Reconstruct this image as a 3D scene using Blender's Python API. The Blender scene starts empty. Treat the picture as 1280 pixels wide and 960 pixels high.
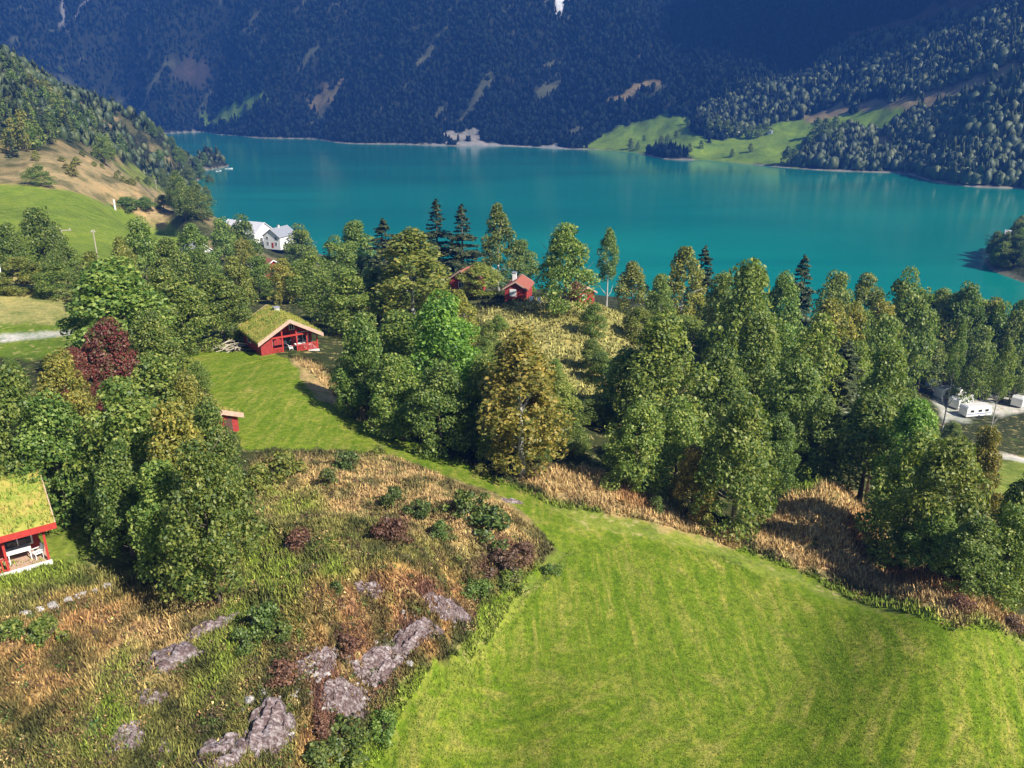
import bpy, math, random
import numpy as np
PI = math.pi
random.seed(7)
S = bpy.context.scene
COL = S.collection

# ------------------------------------------------------------------ camera model
CAMZ = 68.0
PITCH = math.radians(20.0)
FPX = 1005.0

def ray(u, v):
    a = (u - 640.0) / FPX
    b = (480.0 - v) / FPX
    cp, sp = math.cos(PITCH), math.sin(PITCH)
    return np.array([a, cp + b * sp, -sp + b * cp])

# ------------------------------------------------------------------ noise
_rs = np.random.RandomState(11)
_perm = _rs.permutation(256)
_perm = np.concatenate([_perm, _perm])
_ang = _rs.rand(256) * 2 * PI
_gx, _gy = np.cos(_ang), np.sin(_ang)

def perlin(x, y, seed=0):
    x = np.asarray(x, float) + seed * 17.13
    y = np.asarray(y, float) + seed * 9.71
    xi = np.floor(x).astype(np.int64); yi = np.floor(y).astype(np.int64)
    xf = x - xi; yf = y - yi
    def g(ix, iy, dx, dy):
        h = _perm[_perm[ix & 255] + (iy & 255)]
        return _gx[h] * dx + _gy[h] * dy
    u = xf * xf * xf * (xf * (xf * 6 - 15) + 10)
    v = yf * yf * yf * (yf * (yf * 6 - 15) + 10)
    a = g(xi, yi, xf, yf); b = g(xi + 1, yi, xf - 1, yf)
    c = g(xi, yi + 1, xf, yf - 1); d = g(xi + 1, yi + 1, xf - 1, yf - 1)
    return (a + (b - a) * u) * (1 - v) + (c + (d - c) * u) * v

def fbm(x, y, octv=4, seed=0):
    s = 0; a = 1.0
    for k in range(octv):
        s = s + a * perlin(x * 2 ** k, y * 2 ** k, seed + k * 3)
        a *= 0.5
    return s

def sst(a, b, x):
    t = np.clip((x - a) / (b - a), 0, 1)
    return t * t * (3 - 2 * t)

# ------------------------------------------------------------------ terrain control points
LS = 0.5
CP = []
def cp_z(u, v, z):
    d = ray(u, v); t = (z - CAMZ) / d[2]
    CP.append((d[0] * t, d[1] * t, z))
def cp_r(u, v, r):
    d = ray(u, v); t = r / math.hypot(d[0], d[1])
    CP.append((d[0] * t, d[1] * t, CAMZ + d[2] * t))
def cp_h(u, r, z):
    a = (u - 640.0) / FPX / math.cos(PITCH)
    th = math.atan(a)
    CP.append((r * math.sin(th), r * math.cos(th), z))

for u, v, z in [(-150,1000,39.5),(0,960,39),(200,960,38.6),(350,960,37.4),(440,960,35.3),(700,960,34),(1000,960,32.5),(1350,960,30.5),
    (-100,800,40.6),(0,800,40.4),(150,850,40),(300,820,40),(420,800,39.8),(500,740,39.6),(540,790,37.8),(460,900,35.8),(590,815,35),(640,730,35.3),
    (390,880,38.2),(800,800,33.3),(1000,850,31.8),(1320,900,30),(700,660,35),(850,700,33.5),(1000,730,31.8),(1320,810,29.5),(1130,720,30.6),
    (-60,700,40),(30,715,39.9),(100,740,40),(0,650,40.1),(150,700,39.8),(300,720,39.4),(200,600,39.5),(60,520,39),
    (400,640,39.3),(520,640,38.9),(610,650,37.6),(660,665,35.6),(560,600,36.8),(450,575,37.6),(330,590,38.5),
    (230,450,38),(300,460,38),(365,448,38),(400,500,37.3),(500,560,36.7),(470,500,36),(640,605,35),(750,595,34.3),(830,640,33.5),(1020,600,30),(930,660,31.6),
    (1090,650,28.5),(1200,745,28),(700,630,34.8),(1280,790,28.6),
    (750,480,35),(690,410,36.2),(645,378,36),(733,380,36),(600,400,36),(780,420,35),
    (30,420,38),(-40,425,38),(30,380,39),(30,356,39),(85,341,34),(150,330,33),
    (0,235,38),(0,285,36),(220,300,21),(220,272,22),(100,265,32),(100,242,34),(-80,240,40),(100,218,38),(180,238,29)]:
    cp_z(u, v, z)
for u, r, z in [(0,10,39.5),(400,10,37),(700,10,35),(1300,10,33),(300,3,37),(900,3,35),
    (1270,108,19),(1180,170,5),(1250,175,4.5),(1100,165,14),(1200,125,15),(1000,140,21),(1120,150,15),(900,120,26),(900,170,19),(1000,85,26),(1150,85,23),(1270,70,23),
    (800,180,14),(700,190,20),(600,200,20),(500,180,26),(420,150,31),(330,160,30),(250,160,31),(330,300,12),(345,350,9),(260,280,16),(240,340,14),
    (450,260,14),(1500,170,4),(1500,100,14),
    # near shore
    (1500,225,0),(1400,228,0),(1280,232,0),(1130,240,0),(1000,250,0),(900,260,0),(800,275,0),(700,285,0),(600,300,0),(500,330,0),(400,375,0),(330,415,0),(285,460,0),
    (272,560,0),(270,700,0),(268,850,0),(262,1000,0),(180,1040,0),(60,1060,0),(-100,1100,0),
    (240,480,7),(235,600,8),(240,800,9),(277,760,-5),(277,860,-5),(274,950,-5),(295,780,-7),(310,820,-7),(262,780,2),(245,400,10),
    (100,1230,-6),(-100,1280,-6),(220,1250,-6),
    # lake bed
    (1400,270,-5),(1280,275,-5),(1130,285,-6),(1000,300,-6),(900,310,-6),(800,330,-6),(700,350,-6),(600,370,-6),(500,400,-6),(400,440,-5),(330,490,-4),(300,560,-5),
    (300,700,-6),(280,700,-3),(284,800,-4),(286,900,-5),(280,1000,-5),(276,620,-3),(300,900,-6),(300,1100,-6),(290,1300,-6),(400,600,-8),(500,600,-8),(700,600,-8),(900,500,-8),(1100,400,-6),(1100,550,-6),(1000,650,-5),(800,800,-5),(600,950,-6),(450,1100,-6),
    (1180,350,-5),(1200,450,-4),(1205,530,-4),(1290,560,-4),(1400,580,-4),(1500,600,-4),
    # promontory on the right
    (1229,440,0),(1238,362,0),(1227,475,0),(1250,505,0),(1290,343,0),(1350,330,0),(1290,400,9),(1275,450,9),(1256,385,7),(1250,430,8),(1250,465,7),(1300,500,2),(1400,420,9),(1500,430,10),
    ]:
    cp_h(u, r, z)
# far waterline
for u, v in [(1500,262),(1400,250),(1280,236),(1130,217),(1000,211),(880,200),(800,192),(720,187),(640,183),(550,182),(400,175),(300,170),(250,165),(150,163),(0,162),(-100,162)]:
    cp_z(u, v, 0)
    x, y, _ = CP[-1]
    CP.append((x * .93, y * .93, -5.5)); 
for u, v, r in [(0,205,355),(0,150,450),(0,70,570),(60,112,570),(130,160,560),(130,152,610),(200,166,650),(236,175,760),(254,184,850),(-120,40,620),(60,180,420),
    (1400,160,760),(1280,130,800),(1280,0,1120),(1130,150,880),(1130,60,1080),(1130,0,1260),(1000,165,930),(1000,100,1120),(1000,0,1420),
    (870,165,960),(870,140,1060),(870,60,1230),(870,0,1420),(750,165,1110),(750,80,1260),(750,0,1430),(640,150,1200),(640,70,1310),(640,0,1440),
    (500,150,1230),(500,70,1340),(500,0,1480),(400,150,1360),(400,70,1450),(400,0,1570),(300,145,1500),(300,70,1590),(300,0,1700),(200,130,1640),(200,60,1730),(200,0,1830),
    (100,60,1850),(100,0,1960),(0,0,2050),(0,90,1850)]:
    cp_r(u, v, r)
CP.append((-420, 700, 55)); CP.append((-520, 560, 110)); CP.append((-600, 800, 60))

CP = np.array(CP)
def tl(x, y):
    r = np.hypot(x, y) + 1e-6
    return np.arctan2(x, y), np.log(r) * LS
def _phi(d2):
    return 0.5 * d2 * np.log(d2 + 1e-12)
_ct, _cl = tl(CP[:, 0], CP[:, 1])
def _solve():
    n = len(CP)
    K = _phi((_ct[:, None] - _ct[None]) ** 2 + (_cl[:, None] - _cl[None]) ** 2) + np.eye(n) * 2e-5
    P = np.stack([np.ones(n), _ct, _cl], 1)
    A = np.block([[K, P], [P.T, np.zeros((3, 3))]])
    return np.linalg.solve(A, np.concatenate([CP[:, 2], np.zeros(3)]))
_w = _solve()

_T0, _T1, _L0, _L1, _NG = -1.6, 1.6, math.log(3) * LS, math.log(2100) * LS, 420
def _table():
    n = len(CP)
    tt = np.linspace(_T0, _T1, _NG); ll = np.linspace(_L0, _L1, _NG)
    out = np.empty((_NG, _NG))
    dl = (ll[:, None] - _cl[None]) ** 2
    for i, a in enumerate(tt):
        d2 = (a - _ct)[None] ** 2 + dl
        out[i] = _phi(d2) @ _w[:n] + _w[n] + _w[n + 1] * a + _w[n + 2] * ll
    return out
_TAB = _table()
def tps_lookup(t, l):
    a = np.clip((t - _T0) / (_T1 - _T0) * (_NG - 1), 1, _NG - 2.001); b = np.clip((l - _L0) / (_L1 - _L0) * (_NG - 1), 1, _NG - 2.001)
    i = a.astype(int); j = b.astype(int); u = a - i; v = b - j
    def cr(p0, p1, p2, p3, q):
        return p1 + .5 * q * (p2 - p0 + q * (2 * p0 - 5 * p1 + 4 * p2 - p3 + q * (3 * (p1 - p2) + p3 - p0)))
    i = np.minimum(i, _NG - 3); j = np.minimum(j, _NG - 3)
    rows = [cr(_TAB[i + k, j - 1], _TAB[i + k, j], _TAB[i + k, j + 1], _TAB[i + k, j + 2], v) for k in (-1, 0, 1, 2)]
    return cr(*rows, u)

def height(x, y):
    x = np.atleast_1d(np.asarray(x, float)); y = np.atleast_1d(np.asarray(y, float))
    r = np.hypot(x, y)
    t, l = tl(x, y)
    rc = np.clip(r, 3, 2100)
    l = np.log(rc) * LS
    z = tps_lookup(t, l)
    # mountain wall: steeper massif beyond the far shore and to the right of it
    top = 190 + 620 * sst(0, 1, (r - 1420 - 350 * sst(0.0, -0.45, t)) / 900)
    m = sst(1380, 1560, r - 350 * sst(0.0, -0.45, t))
    z = z * (1 - m) + np.maximum(np.minimum(z, 260), top) * m
    # unseen high valley wall added at right, shaped to keep sun off the far mountain
    shade_wall = sst(930, 1290, x) * sst(300, 470, y) * sst(2550, 2000, r)
    z = z * (1 - shade_wall) + np.maximum(z, 1330) * shade_wall
    # relief
    am = sst(0.5, 40, z) * sst(700, 1300, r)
    z = z + am * (38 * fbm(x / 190, y / 260, 5, 3) - 30 * np.abs(perlin(x / 110 + y / 400, y / 300, 9)))
    hl = sst(0.5, 12, z) * sst(230, 420, r) * (1 - sst(1000, 1300, r))
    z = z + hl * 5 * fbm(x / 60, y / 60, 4, 5)
    # rough knoll in the foreground
    kn = knoll(x, y)
    z = z + kn * (0.9 * fbm(x / 5.5, y / 5.5, 4, 21)) + sst(0, 3, z) * (0.15 + 0.2 * sst(60, 150, r)) * fbm(x / 12, y / 12, 3, 31)
    return z

KN = None
def knoll(x, y):
    if KN is None:
        return 0.0
    return inpoly(KN, x, y, 0.05)

def polyTL(pts):
    out = []
    for p in pts:
        q = at(*p)
        out.append(tl(q[0], q[1]))
    return np.array([(float(a), float(b)) for a, b in out])

def sdist(P, t, l):
    """signed distance (inside positive) to a polygon in bearing / log distance space"""
    d2 = np.full(t.shape, 1e9); ins = np.zeros(t.shape, bool)
    n = len(P)
    for i in range(n):
        ax, ay = P[i]; bx, by = P[(i + 1) % n]
        ex, ey = bx - ax, by - ay
        L2 = ex * ex + ey * ey + 1e-12
        q = np.clip(((t - ax) * ex + (l - ay) * ey) / L2, 0, 1)
        d2 = np.minimum(d2, (t - ax - q * ex) ** 2 + (l - ay - q * ey) ** 2)
        c = ((ay > l) != (by > l)) & (t < (bx - ax) * (l - ay) / (by - ay + 1e-15) + ax)
        ins ^= c
    d = np.sqrt(d2)
    return np.where(ins, d, -d)

def inpoly(P, x, y, soft=0.01, warp=0.0, seed=0, tlc=None):
    t, l = tlc if tlc is not None else tl(np.asarray(x, float), np.asarray(y, float))
    mg = soft + 0.01 + warp
    lo = P.min(0) - mg; hi = P.max(0) + mg
    sel = np.nonzero((t > lo[0]) & (t < hi[0]) & (l > lo[1]) & (l < hi[1]))[0]
    out = np.zeros(t.shape)
    if len(sel):
        ts, ls = t[sel], l[sel]
        if warp:
            f = 1 / (warp * 2.2)
            ts, ls = ts + warp * fbm(ts * f, ls * f, 3, 40 + seed), ls + warp * fbm(ts * f + 31, ls * f + 7, 3, 50 + seed)
        out[sel] = sst(-soft, soft, sdist(P, ts, ls))
    return out

_rr = np.exp(np.linspace(math.log(6), math.log(4500), 900))
def at(u, v):
    d = ray(u, v); hn = math.hypot(d[0], d[1])
    x = d[0] / hn * _rr; y = d[1] / hn * _rr
    zr = CAMZ + d[2] / hn * _rr
    zz = np.maximum(height(x, y), -0.5)
    k = np.nonzero(zz >= zr)[0]
    if len(k) == 0:
        return np.array([x[-1], y[-1], zz[-1]])
    i = k[0]
    if i == 0: i = 1
    a0 = zr[i-1] - zz[i-1]; a1 = zr[i] - zz[i]
    q = a0 / (a0 - a1 + 1e-9)
    r = _rr[i-1] + q * (_rr[i] - _rr[i-1])
    X = d[0] / hn * r; Y = d[1] / hn * r
    return np.array([X, Y, float(height(X, Y)[0])])
def gz(x, y):
    return float(height(x, y)[0])
def bearing(u, r):
    th = math.atan((u - 640.0) / FPX / math.cos(PITCH))
    return r * math.sin(th), r * math.cos(th)

KN = polyTL([(-200,760),(0,745),(130,735),(250,760),(300,720),(300,600),(320,575),(480,575),(560,605),(640,640),(665,655),(640,705),(580,800),(460,905),(400,960),(300,1150),(-300,1150)])
# ------------------------------------------------------------------ helpers
def mesh_np(name, verts, faces_flat, loop_tot, smooth=False, mats=(), matidx=None):
    me = bpy.data.meshes.new(name)
    verts = np.asarray(verts, np.float32); faces_flat = np.asarray(faces_flat, np.int32)
    lt = np.asarray(loop_tot, np.int32)
    me.vertices.add(len(verts)); me.vertices.foreach_set('co', verts.ravel())
    me.loops.add(len(faces_flat)); me.loops.foreach_set('vertex_index', faces_flat)
    me.polygons.add(len(lt))
    ls = np.concatenate([[0], np.cumsum(lt)[:-1]]).astype(np.int32)
    me.polygons.foreach_set('loop_start', ls)
    me.polygons.foreach_set('loop_total', lt)
    if matidx is not None:
        me.polygons.foreach_set('material_index', np.asarray(matidx, np.int32))
    if smooth:
        me.polygons.foreach_set('use_smooth', np.ones(len(lt), bool))
    for m in mats: me.materials.append(m)
    me.update(calc_edges=True)
    return me

def link(name, me, parent=None, loc=(0, 0, 0), rz=0):
    o = bpy.data.objects.new(name, me); COL.objects.link(o)
    o.location = loc; o.rotation_euler = (0, 0, rz)
    if parent: o.parent = parent
    return o
def tag(o, label=None, cat=None, group=None, kind=None):
    if label: o['label'] = label
    if cat: o['category'] = cat
    if group: o['group'] = group
    if kind: o['kind'] = kind
    return o
def empty(name, loc, rz=0):
    return link(name, None, None, loc, rz)

class MB:
    """collects boxes, prisms and tubes into one mesh"""
    def __init__(s): s.v = []; s.f = []
    def add(s, vs, fs):
        k = len(s.v); s.v += [tuple(map(float, p)) for p in vs]; s.f += [tuple(i + k for i in f) for f in fs]; return s
    def box(s, x0, x1, y0, y1, z0, z1):
        return s.add([(x0,y0,z0),(x1,y0,z0),(x1,y1,z0),(x0,y1,z0),(x0,y0,z1),(x1,y0,z1),(x1,y1,z1),(x0,y1,z1)],
                     [(0,3,2,1),(4,5,6,7),(0,1,5,4),(1,2,6,5),(2,3,7,6),(3,0,4,7)])
    def prism(s, poly, axis, a, b):
        """poly of 2-D points extruded along axis ('x' or 'y') from a to b"""
        n = len(poly)
        def P(p, t): return (t, p[0], p[1]) if axis == 'x' else (p[0], t, p[1])
        vs = [P(p, a) for p in poly] + [P(p, b) for p in poly]
        fs = [tuple(range(n)), tuple(range(2*n-1, n-1, -1))] + [(i, (i+1) % n + 0, (i+1) % n + n, i + n) for i in range(n)]
        return s.add(vs, fs)
    def tube(s, pts, rad, n=6):
        pts = [np.array(p, float) for p in pts]
        rings = []
        for i, p in enumerate(pts):
            d = (pts[min(i+1, len(pts)-1)] - pts[max(i-1, 0)]); d /= np.linalg.norm(d) + 1e-9
            a = np.cross(d, (0.3, 1, 0.1)); a /= np.linalg.norm(a) + 1e-9; b = np.cross(d, a)
            r = rad[i] if hasattr(rad, '__len__') else rad
            rings.append([p + r * (math.cos(2*PI*k/n) * a + math.sin(2*PI*k/n) * b) for k in range(n)])
        vs = [q for rg in rings for q in rg]; fs = []
        for i in range(len(rings) - 1):
            for k in range(n):
                fs.append((i*n+k, i*n+(k+1) % n, (i+1)*n+(k+1) % n, (i+1)*n+k))
        fs.append(tuple(range(n-1, -1, -1))); fs.append(tuple((len(rings)-1)*n + k for k in range(n)))
        return s.add(vs, fs)
    def mesh(s, name, mat, bevel=0, smooth=False):
        me = bpy.data.meshes.new(name); me.from_pydata(s.v, [], s.f)
        import bmesh
        bm = bmesh.new(); bm.from_mesh(me)
        bmesh.ops.recalc_face_normals(bm, faces=bm.faces)
        if bevel: bmesh.ops.bevel(bm, geom=bm.edges, offset=bevel, segments=1, affect='EDGES')
        bm.to_mesh(me); bm.free()
        if smooth:
            me.polygons.foreach_set('use_smooth', np.ones(len(me.polygons), bool))
        me.materials.append(mat); me.update(); return me
    def build(s, name, mat, parent=None, loc=(0,0,0), bevel=0, rz=0, smooth=False):
        return link(name, s.mesh(name, mat, bevel, smooth), parent, loc, rz)

# ------------------------------------------------------------------ materials
def newmat(name):
    m = bpy.data.materials.new(name); m.use_nodes = True
    nt = m.node_tree; b = nt.nodes['Principled BSDF']; b.inputs['Roughness'].default_value = 0.85
    b.inputs['Specular IOR Level'].default_value = 0.25
    return m, nt, b
def N(nt, t, **kw):
    n = nt.nodes.new(t)
    for k, v in kw.items(): setattr(n, k, v)
    return n
def L(nt, a, b): nt.links.new(a, b)
def noise(nt, scale, detail=4, rough=.6, vec=None, dist=0):
    n = N(nt, 'ShaderNodeTexNoise'); n.inputs['Scale'].default_value = scale; n.inputs['Detail'].default_value = detail
    n.inputs['Roughness'].default_value = rough; n.inputs['Distortion'].default_value = dist
    if vec is not None: L(nt, vec, n.inputs['Vector'])
    return n.outputs['Fac']
def ramp(nt, fac, stops, interp='LINEAR'):
    r = N(nt, 'ShaderNodeValToRGB'); e = r.color_ramp.elements; r.color_ramp.interpolation = interp
    while len(e) < len(stops): e.new(0.5)
    for k, (p, c) in enumerate(stops):
        e[k].position = p; e[k].color = (c[0], c[1], c[2], 1) if hasattr(c, '__len__') else (c, c, c, 1)
    L(nt, fac, r.inputs['Fac']); return r.outputs['Color']
def mix(nt, fac, a, b, mode='MIX'):
    m = N(nt, 'ShaderNodeMix', data_type='RGBA', blend_type=mode)
    for s, v in ((m.inputs[0], fac), (m.inputs[6], a), (m.inputs[7], b)):
        if isinstance(v, (int, float)): s.default_value = v
        elif isinstance(v, tuple): s.default_value = (*v, 1)
        else: L(nt, v, s)
    return m.outputs[2]
def mth(nt, op, a, b=None, c=None):
    m = N(nt, 'ShaderNodeMath', operation=op)
    for s, v in zip(m.inputs, (a, b, c)):
        if v is None: continue
        if isinstance(v, (int, float)): s.default_value = v
        else: L(nt, v, s)
    return m.outputs[0]
def bump(nt, h, strength, dist, b):
    n = N(nt, 'ShaderNodeBump'); n.inputs['Strength'].default_value = strength; n.inputs['Distance'].default_value = dist
    L(nt, h, n.inputs['Height']); L(nt, n.outputs['Normal'], b.inputs['Normal']); return n

def simple(name, col, rough=.7, var=.25, scale=6, metal=0, bmp=0.2, stripe=None):
    m, nt, b = newmat(name)
    g = N(nt, 'ShaderNodeNewGeometry'); tc = N(nt, 'ShaderNodeTexCoord')
    f = noise(nt, scale, 5, .65, tc.outputs['Object'])
    lo = tuple(c * (1 - var) for c in col); hi = tuple(min(1, c * (1 + var)) for c in col)
    c = ramp(nt, f, [(.3, lo), (.7, hi)])
    if stripe:
        w = N(nt, 'ShaderNodeTexWave', wave_type='BANDS', bands_direction=stripe[0]); w.inputs['Scale'].default_value = stripe[1]
        w.inputs['Distortion'].default_value = .3
        L(nt, tc.outputs['Object'], w.inputs['Vector'])
        k = ramp(nt, w.outputs['Fac'], [(0, .35), (.12, 1)])
        c = mix(nt, .8, c, k, 'MULTIPLY')
        bump(nt, w.outputs['Fac'], .4, .02, b)
    elif bmp: bump(nt, f, bmp, .05, b)
    L(nt, c, b.inputs['Base Color']); b.inputs['Roughness'].default_value = rough; b.inputs['Metallic'].default_value = metal
    return m

M = {}
M['red'] = simple('red_boards', (.34, .045, .04), .65, .25, 3, stripe=('X', 9))
M['redtrim'] = simple('red_trim', (.42, .045, .035), .6, .2)
M['white'] = simple('white_paint', (.8, .79, .76), .5, .06)
M['barge'] = simple('weathered_barge', (.5, .34, .26), .7, .25)
M['darkwood'] = simple('dark_wood', (.09, .05, .035), .8, .3, 8)
M['deck'] = simple('deck_boards', (.45, .3, .22), .7, .2, 8)
M['conc'] = simple('concrete', (.55, .53, .5), .85, .15)
M['slate'] = simple('grey_roof', (.3, .31, .34), .5, .15, 4, stripe=('X', 5))
M['paleroof'] = simple('pale_sheet_roof', (.62, .6, .62), .45, .12, 2, stripe=('Y', 3))
M['metal'] = simple('galvanised', (.5, .5, .5), .4, .1, metal=.7)
M['polewood'] = simple('pole_wood', (.42, .36, .28), .8, .2)
M['tyre'] = simple('tyre_rubber', (.03, .03, .03), .8, .1)
M['blue'] = simple('blue_stripe', (.05, .12, .4), .4, .1)
M['cushion'] = simple('pale_fabric', (.6, .6, .64), .9, .1)
M['fire'] = simple('rust_sheet', (.3, .1, .07), .7, .3)
m, nt, b = newmat('window_glass'); b.inputs['Base Color'].default_value = (.02, .025, .03, 1); b.inputs['Roughness'].default_value = .06; b.inputs['Specular IOR Level'].default_value = .6
f = noise(nt, 2, 2); L(nt, ramp(nt, f, [(.3, (.012, .016, .02)), (.7, (.04, .05, .06))]), b.inputs['Base Color']); M['glass'] = m

def bark(name, a, bcol, sc):
    m, nt, b = newmat(name); tc = N(nt, 'ShaderNodeTexCoord')
    mp = N(nt, 'ShaderNodeMapping'); mp.inputs['Scale'].default_value = (1, 1, .25); L(nt, tc.outputs['Object'], mp.inputs['Vector'])
    f = noise(nt, sc, 4, .7, mp.outputs['Vector']); L(nt, ramp(nt, f, [(.35, a), (.65, bcol)]), b.inputs['Base Color']); bump(nt, f, .6, .04, b)
    return m
M['bark'] = bark('grey_brown_bark', (.06, .045, .03), (.2, .16, .12), 7)
M['birchbark'] = bark('pale_birch_bark', (.12, .1, .09), (.62, .6, .55), 5)

def leafmat(name, stops, trans=.35, rough=.55):
    m = bpy.data.materials.new(name); m.use_nodes = True; nt = m.node_tree
    b = nt.nodes['Principled BSDF']; out = nt.nodes['Material Output']
    g = N(nt, 'ShaderNodeNewGeometry'); oi = N(nt, 'ShaderNodeObjectInfo'); tc = N(nt, 'ShaderNodeTexCoord')
    n = noise(nt, .55, 3, .6, tc.outputs['Object'])
    fac = mth(nt, 'ADD', mth(nt, 'MULTIPLY', g.outputs['Random Per Island'], .55), mth(nt, 'MULTIPLY', n, .6))
    fac = mth(nt, 'SUBTRACT', fac, .08)
    c = ramp(nt, fac, stops)
    c = mix(nt, 1.0, c, oi.outputs['Color'], 'MULTIPLY')
    L(nt, c, b.inputs['Base Color']); b.inputs['Roughness'].default_value = rough; b.inputs['Specular IOR Level'].default_value = .5 if rough < .9 else .1
    t = N(nt, 'ShaderNodeBsdfTranslucent'); L(nt, mix(nt, 1.0, c, (1.5, 1.7, .6), 'MULTIPLY'), t.inputs['Color'])
    ms = N(nt, 'ShaderNodeMixShader'); ms.inputs[0].default_value = trans
    L(nt, b.outputs[0], ms.inputs[1]); L(nt, t.outputs[0], ms.inputs[2]); L(nt, ms.outputs[0], out.inputs['Surface'])
    return m
M['leaf'] = leafmat('broad_leaves', [(.08, (.028, .062, .013)), (.3, (.075, .14, .024)), (.53, (.16, .225, .04)), (.76, (.3, .34, .075)), (.96, (.48, .48, .18))])
M['leafy'] = leafmat('yellowing_leaves', [(.08, (.045, .07, .015)), (.33, (.13, .17, .03)), (.58, (.27, .27, .05)), (.83, (.44, .38, .09)), (.97, (.58, .5, .18))])
M['leafred'] = leafmat('copper_leaves', [(.1, (.03, .04, .015)), (.36, (.12, .025, .025)), (.55, (.26, .05, .045)), (.66, (.1, .13, .035)), (.8, (.3, .1, .08)), (.95, (.2, .24, .07))], .25)
M['needle'] = leafmat('spruce_needles', [(.1, (.018, .034, .014)), (.5, (.05, .075, .025)), (.8, (.11, .125, .04)), (.97, (.19, .19, .07))], .12)
M['farleaf'] = leafmat('far_wood', [(.1, (.03, .05, .018)), (.45, (.065, .095, .03)), (.75, (.12, .14, .04)), (.95, (.2, .19, .08))], .1)
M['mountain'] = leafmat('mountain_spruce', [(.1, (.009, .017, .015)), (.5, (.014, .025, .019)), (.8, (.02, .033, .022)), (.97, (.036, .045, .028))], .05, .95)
M['shrub'] = leafmat('juniper_green', [(.1, (.028, .05, .01)), (.5, (.07, .115, .02)), (.9, (.21, .24, .05))], .2)
M['heath'] = leafmat('brown_heath', [(.1, (.05, .025, .018)), (.5, (.13, .07, .045)), (.9, (.25, .13, .07))], .2)

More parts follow.
